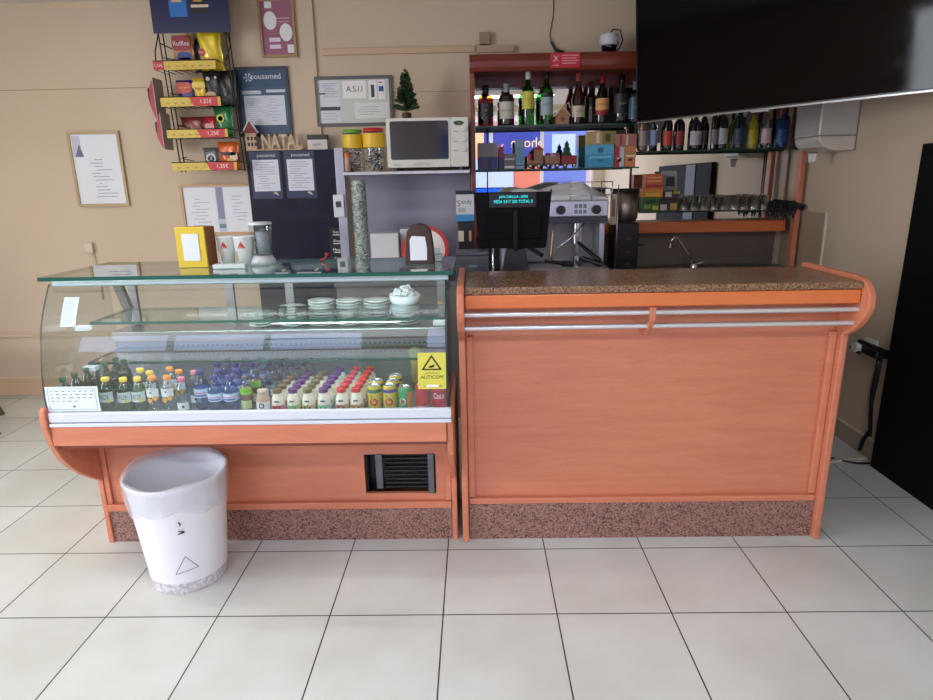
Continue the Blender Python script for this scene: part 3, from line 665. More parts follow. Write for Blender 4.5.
q = MB((-.17, 2.83, ZT)); q.box(-.205, -.15, 2.80, 2.86, ZT, ZT+.03, M((190, 198, 204), .5)); q.box(-.19, -.16, 2.81, 2.84, ZT+.0305, ZT+.055, M((214, 220, 224), .5))
tag(q.build('tape_dispenser', bevel=.004), 'small grey plastic tape dispenser right of the brown napkin holder', 'tape dispenser')
q = MB((-.69, 2.86, ZT)); q.tube([(-.71, 2.86, ZT+.006), (-.69, 2.86, ZT+.015), (-.68, 2.86, ZT+.03)], .004, RED, 8); q.lathe([(0, 0), (.008, .0), (.01, .010), (0, .012)], (-.68, 2.86, ZT+.028), RED, 10)
tag(q.build('red_clip'), 'small red plastic clip lying on the glass top', 'clip')
q = MB((-1.09, 2.68, ZT)); q.box(-1.13, -.99, 2.66, 2.70, ZT, ZT+.018, M((206, 214, 214), .3)); tag(q.build('card_tray', bevel=.003), 'low clear tray in front of the cup stacks', 'tray')
q = MB((-1.05, 2.74, ZT)); q.tube([(-1.14, 2.72, ZT+.005), (-1.125, 2.725, ZT+.02), (-1.11, 2.72, ZT+.005)], .004, M((200, 60, 60), .4)); tag(q.build('candy_stick'), 'thin red wrapped stick by the clear tray', 'candy')

#%%BIN
t = thing('waste_bin', 'tall white round waste bin with plastic liner on the floor tiles', 'bin', (-1.285, 2.40, 0))
h = .495; rt, rb = .2, .155
q = MB(); q.lathe([(0, .004), (rb-.01, .004), (rb, 0), (rb+.002, .03), (rb+(rt-rb)*.6, .3), (rb+(rt-rb)*.62, .305), (rt-.004, h-.02), (rt+.004, h-.01), (rt+.004, h), (rt-.002, h), (rt-.008, h-.03), (rb, .02), (0, .012)], (0, 0, 0), M((232, 232, 236), .4), 48)
q.build('bucket', t)
q = MB(); q.lathe([(rb+.0025, .002), (rb+.0045, .05)], (0, 0, 0), granite('scuffed_plastic', [(.1, (176, 170, 172)), (.5, (196, 192, 196)), (.9, (220, 220, 224))], 120, .6), 48, True); q.build('scuffed_base', t)
# liner folded over the rim, wavy lower hem
q = MB(); n = 72; vs = []; fs = []
LIN = thin_glass('bin_liner', (226, 228, 236), 1.5, .25)
def lm():
    m, n_, l, bs = nodes('bin_liner_film'); bs.inputs['Base Color'].default_value = lin((224, 226, 234)); bs.inputs['Roughness'].default_value = .3
    bs.inputs['Alpha'].default_value = .3
    t_ = n_.new('ShaderNodeTexNoise'); t_.inputs['Scale'].default_value = 16; t_.inputs['Detail'].default_value = 4; bp_ = n_.new('ShaderNodeBump'); bp_.inputs['Strength'].default_value = .5; bp_.inputs['Distance'].default_value = .01
    l.new(t_.outputs[0], bp_.inputs['Height']); l.new(bp_.outputs[0], bs.inputs['Normal']); return m
LIN = lm()
rows = 9
for j in range(rows):
    for k in range(n):
        a = 2*PI*k/n; f = j/(rows-1)
        if j == 0: r, z = rt-.022, h-.16
        elif j == 1: r, z = rt-.012, h-.05
        elif j == 2: r, z = rt-.004, h+.008
        elif j == 3: r, z = rt+.009, h+.006
        else:
            g = (j-3)/(rows-4); hem = .13+.025*math.sin(a*2+1)+.008*math.sin(a*7); z = h-.002-g*hem; r = rb+(rt-rb)*z/h+.007+.004*math.sin(a*9+j)*(1 if j > 4 else .3)+.003*math.sin(a*17)
        if j in (2, 3): z += .006*math.sin(a*5)+.022*max(0, math.sin(a-.5))
        vs.append((r*math.cos(a), r*math.sin(a), z))
for j in range(rows-1):
    for k in range(n): fs.append((j*n+k, j*n+(k+1) % n, (j+1)*n+(k+1) % n, (j+1)*n+k))
q.add(vs, fs, LIN, True); q.build('liner', t)
q = MB(); K = M((60, 60, 64), .6)
def bp3(x, z): 
    z += .02; r = rb+(rt-rb)*z/h+.0065; a = R(-66); return (r*math.cos(a+x/r), r*math.sin(a+x/r), z)
for A, B in (((-.045, .085), (.0, .165)), ((.0, .165), (.045, .10)), ((.045, .10), (-.045, .085))): q.tube([bp3(A[0]+(B[0]-A[0])*k/4, A[1]+(B[1]-A[1])*k/4) for k in range(5)], .0011, K, 4)
q.tube([bp3(-.01, .29), bp3(.01, .285), bp3(-.012, .275), bp3(.012, .28)], .003, K, 4); q.tube([bp3(-.004, .33), bp3(.002, .32), bp3(-.002, .315)], .003, K, 4)
q.build('pen_marks', t)
#%%WALLART
YW = YB-.001
def frame(nm, label, x0, x1, z0, z1, fm, inner, w=.02, cat='picture frame', prints=None, back=PAPER, depth=.02):
    L = ((x0+x1)/2, YW, z0); t = thing(nm, label, cat, L)
    q = MB(L); q.box(x0, x1, YW-depth, YW-.0005, z1-w, z1, fm); q.box(x0, x1, YW-depth, YW-.0005, z0, z0+w, fm); q.box(x0, x0+w, YW-depth, YW-.0005, z0+w, z1-w, fm); q.box(x1-w, x1, YW-depth, YW-.0005, z0+w, z1-w, fm); q.build('frame', t)
    q = MB(L); y = YW-depth*.5; q.box(x0+w, x1-w, y, YW-.001, z0+w, z1-w, back); q.build('sheet', t)
    if prints:
        q = MB(L); prints(q, x0+w, x1-w, z0+w, z1-w, y-.0006); q.build('print', t)
    return t
def lines(q, x0, x1, z0, z1, n, y, m=INK, th=.004, ragged=.4):
    for k in range(n):
        z = z1-(z1-z0)*(k+.5)/n; a = x0+(x1-x0)*random.uniform(0, ragged*.5); b = x1-(x1-x0)*random.uniform(0, ragged); q.panel(a, b, z-th/2, z+th/2, y, m)
LI = M((150, 156, 176), .7)
def p_cert(q, x0, x1, z0, z1, y):
    q.panel(x0+.01, x0+.07, z1-.16, z1-.01, y, M((196, 196, 214), .6)); q.prism([(x0+.02, z1-.16), (x0+.085, z1-.16), (x0+.06, z1-.07)], y-.002, y-.001, M((120, 100, 140), .6), 'y')
    lines(q, x0+.12, x1-.03, z0+.04, z1-.17, 12, y-.001, LI, .005, .7)
frame('certificate_frame', 'pale wood framed white certificate, leftmost on the wall', -3.045, -2.65, 1.525, 2.07, M((178, 156, 116), .5), None, .02, prints=p_cert)
def p_purple(q, x0, x1, z0, z1, y):
    Wt = M((222, 224, 222), .5)
    def ell(cx, cz, rx, rz): q.prism([(cx+rx*math.cos(2*PI*k/24), cz+rz*math.sin(2*PI*k/24)) for k in range(24)], y-.001, y, Wt, 'y')
    ell(x0+.062, z1-.125, .047, .06); ell(x1-.052, z0+.145, .045, .058)
    q.panel(x0+.03, x0+.08, z1-.045, z1-.002, y, Wt); q.panel(x1-.05, x1-.004, z0+.01, z0+.065, y, Wt)
    q.panel(x0+.045, x0+.125, z0+.085, z0+.112, y, M((220, 206, 224), .5)); q.panel(x0+.045, x0+.125, z0+.04, z0+.066, y, M((220, 206, 224), .5))
    q.panel(x0+.11, x1-.02, z1-.115, z1-.108, y, M((200, 160, 180), .5)); q.panel(x0+.12, x1-.02, z1-.137, z1-.131, y, M((200, 160, 180), .5)); lines(q, x0+.04, x0+.13, z0+.13, z0+.2, 4, y, M((190, 120, 140), .5), .003)
frame('poster_frame', 'wood framed purple poster with white circles, high on the wall', -1.52, -1.262, 2.55, 2.935, M((164, 128, 92), .5), None, .018, prints=p_purple, back=M((150, 92, 116), .5))
def p_blue(q, x0, x1, z0, z1, y):
    Wt = M((214, 220, 226), .6)
    q.panel(x0, x1, z1-.115, z1, y, M((46, 76, 110), .5)); q.text('pousamed', (x0+x1)/2+.03, z1-.05, y-.0015, .05, Wt, .22)
    for k in range(6): a = k*PI/3; q.prism([(x0+.075+.004*math.cos(a), z1-.055+.004*math.sin(a)), (x0+.075+.03*math.cos(a-.2), z1-.05+.03*math.sin(a-.2)), (x0+.075+.03*math.cos(a+.2), z1-.05+.03*math.sin(a+.2))], y-.002, y-.001, Wt, 'y')
    q.panel(x0+.02, x0+.16, z1-.165, z1-.14, y, M((190, 200, 210), .5)); q.panel(x0+.20, x1-.01, z1-.155, z1-.135, y, M((190, 200, 210), .5))
    q.panel(x0+.03, x1-.02, z0+.06, z1-.175, y, M((206, 212, 224), .5)); lines(q, x0+.05, x0+.17, z0+.08, z1-.19, 12, y-.001, LI, .003); lines(q, x0+.2, x1-.04, z0+.08, z1-.19, 8, y-.001, LI, .003)
frame('notice_board', 'blue framed clinic notice with white price sheet on the wall', -1.735, -1.345, 2.01, 2.49, M((52, 58, 72), .5), None, .02, 'notice', p_blue, M((60, 84, 112), .5))
def p_grey(q, x0, x1, z0, z1, y):
    q.panel(x0+.005, x0+.16, z0+.005, z1-.005, y, M((214, 218, 226), .6)); lines(q, x0+.02, x0+.15, z0+.18, z1-.02, 9, y-.001, LI, .003); q.panel(x0+.008, x0+.155, z0+.09, z0+.115, y-.001, INK); q.panel(x0+.008, x0+.05, z1-.1, z1-.09, y-.001, INK)
    lines(q, x0+.02, x0+.15, z0+.02, z0+.08, 3, y-.001, LI, .003)
    q.panel(x0+.18, x0+.35, z1-.13, z1-.01, y, WHITE); q.text('A.S.I.I', x0+.265, z1-.065, y-.0015, .038, M((40, 50, 76), .5), .13); q.panel(x0+.37, x0+.43, z1-.14, z1-.01, y, WHITE); q.panel(x0+.388, x0+.412, z1-.125, z1-.04, y-.001, INK); q.panel(x0+.438, x1-.03, z1-.14, z1-.01, y, WHITE); q.panel(x0+.445, x1-.04, z1-.085, z1-.05, y-.001, M((60, 80, 150), .5)); q.panel(x0+.447, x1-.05, z1-.028, z1-.02, y-.001, RED)
    q.panel(x0+.26, x1-.01, z0+.03, z1-.16, y, M((224, 226, 226), .6)); lines(q, x0+.28, x1-.05, z0+.05, z1-.18, 4, y-.001, LI, .003)
frame('notice_board', 'grey framed glass notice board with papers above the jars', -1.155, -.59, 2.07, 2.414, M((92, 90, 92), .4), None, .022, 'notice', p_grey, M((204, 206, 200), .5))
def p_doc(q, x0, x1, z0, z1, y):
    q.panel(x0+.01, x0+.25, z0, z1-.005, y, PAPER); q.panel(x0+.31, x1-.002, z0, z1-.005, y, PAPER); q.panel(x0+.255, x0+.305, z0+.1, z1-.005, y, M((140, 140, 170), .6)); q.panel(x0+.255, x0+.305, z0+.03, z0+.06, y, M((110, 130, 150), .6))
    lines(q, x0+.05, x0+.22, z0+.04, z1-.08, 9, y-.001, LI, .004, .6); lines(q, x0+.36, x0+.5, z0+.08, z1-.06, 8, y-.001, LI, .004, .6)
frame('document_frame', 'pale wood framed board with two white documents beside the navy tiles', -2.25, -1.69, 1.295, 1.675, M((196, 160, 120), .5), None, .02, 'notice', p_doc, M((190, 200, 216), .5))
# navy tiled panel and its notices
NB = (-1.33, 4.83, 0)
tag(MB(NB).box(-1.685, -.995, 4.79, 4.885, 0, 1.905, NAVY_TILE).build('tiled_partition'), 'navy blue tiled partition standing against the wall', 'partition')
for k, (a, b) in enumerate(((-1.658, -1.432), (-1.402, -1.178))):
    L = ((a+b)/2, 4.789, 1.56); t = thing('price_notice', 'blue headed price notice on the navy tiles, %s one' % ['left', 'right'][k], 'notice', L, 0, 'price notices on the navy tiles')
    MB(L).box(a, b, 4.785, 4.7895, 1.56, 1.898, M((38, 50, 84), .4)).build('backing', t)
    q = MB(L); q.panel(a+.018, b-.016, 1.615, 1.84, 4.7845, M((214, 218, 228), .6)); lines(q, a+.03, b-.03, 1.63, 1.83, 12, 4.7835, LI, .004, .5)
    q.text('pousamed', (a+b)/2+.01, 1.868, 4.784, .03, M((206, 212, 214), .5), .14)
    for i in range(4): q.prism([(b-.03, 1.58), (b-.06+.008*i, 1.61), (b-.07+.012*i, 1.60)], 4.783, 4.7845, M((214, 206, 170), .5), 'y')
    q.build('print', t)
t = thing('wooden_sign', 'cut out wooden NATAL sign with small red roofed house on the partition', 'decoration', (-1.47, 4.82, 1.906))
q = MB((-1.47, 4.82, 1.906)); q.box(-1.69, -1.27, 4.81, 4.83, 1.906, 1.916, PINE); q.build('base', t)
q = MB((-1.47, 4.82, 1.906)); 
vs, fs = text_data('NATAL', .03); xs = [a[0] for a in vs]; ys = [a[1] for a in vs]; scx = .30/(max(xs)-min(xs)); scz = .105/(max(ys)-min(ys)); mx = (max(xs)+min(xs))/2
for yy in (4.815, 4.825): q.add([(-1.415+(a-mx)*scx, yy, 1.916+(b_-min(ys))*scz) for a, b_, _ in vs], fs, PINE)
from collections import Counter
ec = Counter(); 
for f in fs:
    for i in range(len(f)): ec[frozenset((f[i], f[(i+1) % len(f)]))] += 1
for e, c_ in ec.items():
    if c_ == 1:
        i, j = tuple(e); P_ = lambda k, yy: (-1.415+(vs[k][0]-mx)*scx, yy, 1.916+(vs[k][1]-min(ys))*scz); q.quad(P_(i, 4.815), P_(j, 4.815), P_(j, 4.825), P_(i, 4.825), PINE)
q.build('letters', t)
q = MB((-1.47, 4.82, 1.906)); q.box(-1.68, -1.60, 4.81, 4.828, 1.916, 2.03, PINE)
for a in (-1.667, -1.647, -1.632, -1.612): pass
for i in range(3):
    for j in range(2): q.panel(-1.668+.026*i, -1.652+.026*i, 1.94+.04*j, 1.965+.04*j, 4.8095, BLACK)
q.build('house', t)
q = MB((-1.47, 4.82, 1.906)); q.prism([(-1.70, 2.03), (-1.58, 2.03), (-1.64, 2.12)], 4.808, 4.828, M((130, 40, 44), .5), 'y'); q.tube([(-1.70, 4.806, 2.03), (-1.64, 4.806, 2.122), (-1.58, 4.806, 2.03)], .006, WHITE); q.build('roof', t)
q = MB((-1.15, 4.82, 1.906)); q.box(-1.222, -1.078, 4.80, 4.86, 1.906, 1.975, M((206, 200, 196), .5)); q.box(-1.222, -1.078, 4.80, 4.86, 1.9755, 2.01, M((44, 42, 46), .5)); q.text('HAPPY', -1.15, 1.94, 4.7995, .016, INK, .1)
tag(q.build('small_box'), 'small grey and black box on the partition beside the letters', 'box')
LB = (-1.058, 4.785, 1.07); t = thing('label_rack', 'black strip with four white word labels on the navy tiles', 'labels', LB)
MB(LB).box(-1.11, -1.012, 4.782, 4.7895, 1.06, 1.34, M((14, 14, 16), .5)).build('backing', t)
q = MB(LB)
for k, s_ in enumerate(('Sopa', 'Prato', 'Menu', 'Doce')): q.text(s_, -1.055+.008*(k % 2), 1.305-k*.066, 4.7812, .022, WHITE, .06); q.panel(-1.08, -1.03, 1.282-k*.066, 1.288-k*.066, 4.7816, WHITE)
q.build('lettering', t)
# sockets, boxes, cables on the back wall
t = thing('junction_box', 'small beige junction box on the wall above the display case', 'junction box', (-3.02, YW, 1.17)); MB((-3.02, YW, 1.17)).box(-3.048, -2.985, YW-.035, YW-.0005, 1.175, 1.25, M((206, 194, 172), .5)).build('cover', t, .004)
MB((-3.02, YW, 1.17)).tube([(-3.0, YW-.01, 1.176), (-2.985, YW-.01, 1.05), (-2.985, YW-.01, .8)], .006, M((200, 184, 160), .5)).build('cable', t)
q = MB((.09, YW, 2.6)); q.box(.05, .128, YW-.045, YW-.0005, 2.602, 2.68, M((156, 132, 110), .5)); tag(q.build('junction_box', bevel=.004), 'brown square junction box on the wall above the bar header', 'junction box')
q = MB((.15, YW, 2.55)); q.box(.03, .30, YW-.03, YW-.0005, 2.55, 2.595, M((190, 166, 140), .5)); tag(q.build('cable_duct', bevel=.003), 'short beige cable duct over the left end of the bar header', 'cable duct')
q = MB((.59, 4.8, 2.5)); q.tube([(.575, YW-.004, ZC-.002), (.58, YW-.004, 2.8), (.555, YW-.004, 2.66), (.565, YW-.006, 2.61)], .003, M((60, 50, 46), .5)); q.cyl((.565, YW-.012, 2.61), (.60, YW-.02, 2.55), .009, BLACK); q.cyl((.60, YW-.02, 2.55), (.655, YW-.03, 2.53), .016, BLACK)
tag(q.build('hanging_cable'), 'thin black cable with plug hanging above the bar header', 'cable')

#%%RACK
RX, RY = -1.99, 4.66
rk = thing('snack_rack', 'black wire snack rack with yellow shelf strips hanging on the wall', 'rack', (RX, 4.87, 1.76))
RL = (RX, 4.87, 1.76); WIRE = M((20, 18, 18), .4)
q = MB(RL)
for x in (-2.165, -2.135, -1.70, -1.675): q.tube([(x, 4.685, 2.70 if abs(x+1.92) > .2 else 2.5), (x, 4.70, 2.5), (x+.03, 4.70, 1.76)], .0045, WIRE)
q.tube([(-2.165, 4.875, 2.62), (-2.16, 4.70, 2.62)], .0045, WIRE); q.tube([(-2.12, 4.875, 1.80), (-2.12, 4.70, 1.80)], .0045, WIRE); q.tube([(-2.165, 4.685, 2.68), (-2.20, 4.68, 2.57), (-2.20, 4.67, 2.50)], .0045, WIRE); q.tube([(-1.69, 4.685, 2.68), (-1.67, 4.68, 2.6), (-1.71, 4.67, 2.50)], .0045, WIRE)
tiers = [(2.445, 2.50, -2.215, -1.78), (2.205, 2.265, -2.20, -1.775), (1.995, 2.05, -2.185, -1.75), (1.77, 1.824, -2.18, -1.71)]
for z0, z1, a, b in tiers:
    q.tube([(a, 4.872, z1+.004), (a, RY, z1+.004), (b, RY, z1+.004), (b, 4.872, z1+.004)], .0035, WIRE)
    q.tube([(a+.02, 4.872, z1+.05), (a+.05, 4.72, z1+.035), (a+.15, 4.69, z1+.012)], .003, WIRE)
    for k in range(9): x = a+(b-a)*k/8; q.tube([(x, 4.872, z0+.004), (x, RY+.006, z0+.004)], .0025, WIRE)
q.build('wire_frame', rk)
Yb = M((206, 180, 70), .45)
for k, (z0, z1, a, b) in enumerate(tiers):
    q = MB(RL); q.box(a, b, RY-.004, RY, z0, z1, Yb)
    for i in range(7): xx = a+.04+i*(b-a-.1)/6; q.panel(xx, xx+.022, z0+.016, z0+.026, RY-.0045, M((180, 130, 60), .5))
    if k == 0: q.panel(a, a+.075, z0, z1, RY-.005, M((186, 50, 56), .45)); q.text('1,25€', a+.037, (z0+z1)/2, RY-.0065, .022, M((224, 200, 190), .5), .06)
    else: q.prism([(b-.19, z0), (b-.02, z0), (b-.02, z1), (b-.22, z1)], RY-.0055, RY-.0045, M((196, 44, 52), .45), 'y'); q.text('1,25€', b-.10, (z0+z1)/2, RY-.007, .032, M((236, 220, 214), .5), .10)
    q.build('price_strip', rk)
q = MB(RL); q.box(-2.19, -1.655, 4.672, 4.678, 2.68, ZC-.006, M((20, 30, 76), .35))
q.panel(-2.06, -1.94, 2.78, 2.935, 4.6715, M((40, 110, 190), .4)); q.panel(-2.04, -1.97, 2.87, 2.91, 4.6705, M((220, 180, 130), .4)); q.panel(-1.90, -1.80, 2.80, 2.935, 4.6715, M((20, 18, 28), .4)); q.panel(-1.89, -1.83, 2.87, 2.91, 4.6705, M((200, 150, 100), .4)); q.panel(-1.91, -1.79, 2.835, 2.852, 4.6705, M((220, 200, 180), .4))
q.build('header_board', rk)
def bag(w_, h_, d_, col, deco, label, loc, rz=0, rx=0):
    w_ *= 1.04; h_ *= {2.452: 1.12, 2.212: 1.22, 2.002: 1.32, 1.777: 1.3}[loc[2]]
    t = thing('snack_bag', label, 'snack bag', loc, rz, 'snack bags on the wire rack')
    nx, nz = 10, 12; vs = []; fs = []
    for s_ in (-1, 1):
        for j in range(nz+1):
            for i in range(nx+1):
                u = i/nx*2-1; v_ = j/nz*2-1; b_ = (1-u**4)*(1-abs(v_)**3.0); wv = 1+.04*math.sin(j*1.3+w_*90); vs.append((u*w_/2*(1-.06*(1-v_*v_))*wv, s_*(d_/2*math.sqrt(max(0, b_))+.0008)+.004*math.sin(u*5+v_*4), h_/2+v_*h_/2))
    N = (nx+1)*(nz+1)
    for s_ in (0, 1):
        for j in range(nz):
            for i in range(nx):
                a = s_*N+j*(nx+1)+i; f = (a, a+1, a+nx+2, a+nx+1); fs.append(f if s_ == 0 else tuple(reversed(f)))
    for j in range(nz):
        for i in (0, nx): a = j*(nx+1)+i; f = (a, a+nx+1, N+a+nx+1, N+a); fs.append(f)
    q = MB(); q.add(vs, fs, M(col, .25, .15), True); q.build('bag', t)
    q = MB(); y = -d_/2-.004
    for kind, *a in deco:
        if kind == 'p': x0_, x1_, z0_, z1_, c_ = a; q.rbox(x0_*w_, x1_*w_, y-.001, y+.002, z0_*h_, z1_*h_, M(c_, .35), min(abs(x1_-x0_)*w_, abs(z1_-z0_)*h_)*.35)
        elif kind == 'd': cx_, cz_, r__, c_ = a; q.prism([(cx_*w_+r__*math.cos(k*PI/8), cz_*h_+r__*math.sin(k*PI/8)) for k in range(16)], y-.003, y, M(c_, .35), 'y')
        elif kind == 't': s_, cx_, cz_, hh, c_ = a; q.text(s_, cx_*w_, cz_*h_, y-.0035, hh, M(c_, .4), w_*.75)
    q.build('print', t)
    t.rotation_euler = (rx, 0, rz)
    return t
def X4(px): return -2.211+(px-153)*.00698
z1 = 2.452; yb = 4.775
bag(.15, .21, .06, (196, 150, 90), [('p', -.42, .42, .55, .95, (150, 40, 60)), ('t', 'Ruffles', 0, .75, .03, (230, 220, 220)), ('p', -.25, .42, .1, .52, (30, 60, 140)), ('p', -.15, .35, .28, .36, (190, 210, 230))], 'blue and red crisp bag on the top tier, left one', (-2.04, yb, z1))
bag(.11, .20, .05, (24, 30, 70), [('p', -.4, .4, .1, .8, (40, 44, 90))], 'dark blue crisp bag on the top tier between the two others', (-1.945, yb+.06, z1))
bag(.16, .25, .07, (214, 186, 40), [('d', -.3, .42, .024, (170, 30, 50)), ('p', -.4, .3, .05, .3, (200, 160, 30)), ('t', "Lay's", -.28, .42, .018, (240, 230, 200))], 'yellow crisp bag on the top tier, right one', (-1.845, yb, z1), 0, R(4))
z2 = 2.212
bag(.14, .15, .05, (40, 46, 110), [('p', -.48, .3, .5, .9, (190, 70, 60)), ('p', -.2, .35, .08, .4, (30, 90, 190)), ('t', 'Jumpers', -.05, .7, .02, (240, 200, 80))], 'blue and orange crisp bag on the second tier, leftmost', (-2.05, yb, z2))
bag(.10, .16, .05, (216, 180, 50), [('p', -.45, .45, .6, .85, (230, 200, 80)), ('t', 'Bugles', 0, .62, .02, (170, 40, 60))], 'yellow crisp bag on the second tier, middle', (-1.955, yb, z2))
bag(.13, .20, .06, (24, 22, 26), [('d', -.15, .75, .014, (190, 190, 180)), ('d', .25, .78, .009, (170, 170, 160)), ('p', -.35, .2, .1, .4, (190, 160, 110))], 'black crisp bag with pale spots on the second tier, left of the plain one', (-1.86, yb, z2))
bag(.12, .20, .05, (16, 16, 18), [('p', -.3, .3, .1, .3, (34, 34, 36))], 'plain black crisp bag on the second tier, rightmost', (-1.765, yb+.02, z2))
z3 = 2.002
bag(.18, .11, .05, (110, 34, 40), [('t', 'Fritos', .15, .45, .022, (226, 190, 150)), ('p', -.45, -.1, .1, .5, (190, 110, 60))], 'dark red crisp bag lying wide on the third tier', (-2.035, yb, z3))
bag(.09, .11, .05, (166, 32, 50), [('p', -.4, .3, .35, .65, (210, 160, 150))], 'small red crisp bag on the third tier, middle', (-1.905, yb, z3))
bag(.13, .16, .05, (30, 110, 60), [('d', -.1, .6, .028, (210, 200, 60)), ('d', -.1, .6, .018, (60, 140, 60)), ('p', -.2, .15, .08, .25, (210, 190, 130))], 'green crisp bag with yellow ring on the third tier', (-1.81, yb, z3))
z4 = 1.777
bag(.12, .12, .05, (90, 92, 100), [('d', 0, .5, .036, (200, 204, 210)), ('d', 0, .5, .024, (60, 90, 130)), ('t', 'X', 0, .5, .03, (220, 226, 230))], 'grey crisp bag with round blue mark on the bottom tier', (-1.925, yb, z4))
bag(.15, .15, .06, (200, 96, 44), [('p', -.3, .4, .5, .62, (30, 26, 26)), ('d', .1, .3, .022, (226, 170, 70)), ('p', .1, .45, .3, .6, (220, 200, 180))], 'orange crisp bag on the bottom tier, rightmost', (-1.80, yb, z4))
for k, (z0, z1_, x) in enumerate(((2.13, 2.38, -2.245), (1.93, 2.15, -2.225))):
    L = (x, 4.72, z0); t = thing('snack_packet', 'red and black packet hanging edge on at the left of the rack, %s' % ['upper', 'lower'][k], 'snack bag', L, 0, 'packets clipped beside the rack')
    q = MB(L); n = 10; h_ = z1_-z0
    pts = [(x-.004-.032*math.sin(PI*i/n), z0+h_*i/n) for i in range(n+1)]+[(x+.004, z1_), (x+.004, z0)]
    q.prism(pts[::-1], 4.66, 4.80, M((150, 30, 44), .3, .1), 'y'); q.build('packet', t)
    q = MB(L); q.prism([(x-.037, z0+h_*.5), (x-.032, z0+h_*.5), (x-.03, z0+h_*.8), (x-.034, z0+h_*.8)], 4.655, 4.81, BLACK, 'y'); q.build('print', t)
    MB(L).box(x+.006, x+.010, 4.655, 4.80, z0-.01, z1_+.02, M((180, 170, 160), .5)).build('backing_card', t)
#%%KITCHEN
WK = (-.46, 4.55, 0)
tag(MB((.55, 4.5, 0)).box(-.96, 2.32, 4.24, 4.83, 0, .97, M((120, 116, 112), .5)).box(-.97, 2.335, 4.22, 4.84, .972, 1.0, STEEL_D).build('back_counter'), 'stainless steel back counter under the mirrored bar shelves', 'counter')
sh = thing('steel_shelf', 'stainless steel wall shelf on an aluminium post carrying the microwave', 'shelf', WK)
MB(WK).box(-.90, -.028, 4.42, 4.875, 1.712, 1.735, STEEL).build('shelf_board', sh, .003)
MB(WK).box(-.965, -.903, 4.49, 4.54, 1.003, 1.90, ALU).build('post', sh, .003)
MB(WK).box(-.94, -.03, 4.876, 4.888, 1.03, 1.711, M((158, 158, 176), .45, .35)).build('back_plate', sh)
MB(WK).box(-.05, -.02, 4.60, 4.875, 1.736, 1.74, STEEL).build('edge', sh)
L = (-.95, 4.485, 1.43); t = thing('temperature_controller', 'white temperature controller with small screen on the aluminium post', 'controller', L)
MB(L).box(-.99, -.915, 4.465, 4.488, 1.43, 1.585, M((212, 216, 222), .4)).build('case', t, .005); MB(L).box(-.972, -.935, 4.462, 4.4648, 1.50, 1.54, DGREY).build('screen', t)
q = MB((-.82, 4.5, 1.0)); 
CUPM = granite('glittery_cups', [(.1, (110, 128, 122)), (.4, (160, 176, 168)), (.7, (196, 206, 198)), (.9, (226, 232, 226))], 90, .15)
t = thing('cup_tube', 'tall tube of stacked silvery cups under the shelf', 'cup stack', (-.815, 4.52, 1.0))
q = MB(); 
for k in range(26): q.lathe([(.046, .08+k*.022), (.054, .08+k*.022+.018), (.056, .08+k*.022+.022)], (0, 0, 0), CUPM, 20)
q.lathe([(.054, .652), (.04, .68), (0, .69)], (0, 0, 0), CUPM, 20); q.build('cups', t); MB().lathe([(0, 0), (.055, 0), (.055, .02), (.048, .03), (.048, .078), (0, .079)], (0, 0, 0), STEEL_D, 20).build('base', t)
MB().tube([(.0, .03, .69), (-.03, .03, .705), (-.048, .03, .66), (-.048, .03, .08)], .003, STEEL_D).build('wire', t)
tag(MB((-.64, 4.5, 1.0)).box(-.74, -.54, 4.44, 4.60, 1.0, 1.315, M((214, 216, 218), .5)).build('white_container', bevel=.006), 'white rectangular container between the cup tube and red tray', 'container')
tag(MB((-.48, 4.55, 1.0)).box(-.535, -.40, 4.5, 4.62, 1.0, 1.34, M((204, 206, 208), .5)).build('white_container', bevel=.006), 'white box half hidden behind the red round tray', 'container')
L = (-.35, 4.4, 1.0); t = thing('serving_tray', 'round red tray with pale inside leaning behind the brown napkin holder', 'tray', L)
q = MB(L); cz = 1.2; n = 40; rr = [(.165, 0), (.165, -.018), (.142, -.02), (.138, -.006)]
def ring(q, r0, y0_, r1, y1_, m): 
    A = [(L[0]+r0*math.cos(2*PI*k/n), 4.4+y0_+.05*(math.sin(2*PI*k/n)), cz+r0*math.sin(2*PI*k/n)) for k in range(n)]; B = [(L[0]+r1*math.cos(2*PI*k/n), 4.4+y1_+.05*(math.sin(2*PI*k/n)), cz+r1*math.sin(2*PI*k/n)) for k in range(n)]
    q.add(A+B, [(k, (k+1) % n, n+(k+1) % n, n+k) for k in range(n)], m, True)
RD = M((196, 34, 34), .35)
for (a, b), (c_, d) in zip(rr, rr[1:]): ring(q, a, b, c_, d, RD)
ring(q, .165, 0, .0, .006, RD); q.build('rim', t); q = MB(L); ring(q, .138, -.006, .0, -.004, M((220, 214, 210), .4)); q.build('inside', t)
# jars and microwave on the shelf
def jar(nm, label, x, y, r, h_, lidc, bandc, fill, deco=None):
    t = thing(nm, label, 'jar', (x, y, 1.7365))
    MB().lathe([(0, .001), (r*.92, .001), (r, .012), (r, h_*.86), (r*.9, h_*.92)], (0, 0, 0), PLAST, 20).build('jar', t)
    MB().lathe([(r*.95, h_*.92), (r*.95, h_), (0, h_)], (0, 0, 0), lidc, 20).build('lid', t)
    MB().lathe([(r+.001, h_*.56), (r+.001, h_*.88)], (0, 0, 0), bandc, 20).build('label', t)
    q = MB()
    for k in range(110):
        a = random.uniform(0, 2*PI); rr_ = (r-.012)*math.sqrt(random.random()); zz = random.uniform(.01, h_*fill); s_ = .009; c_ = Vector((rr_*math.cos(a), rr_*math.sin(a), zz))
        q.lathe([(0, -s_*.8), (s_, 0), (0, s_*.8)], c_, random.choice(deco), 5, False)
    o = q.build('sweets', t); o['kind'] = 'stuff'
    return t
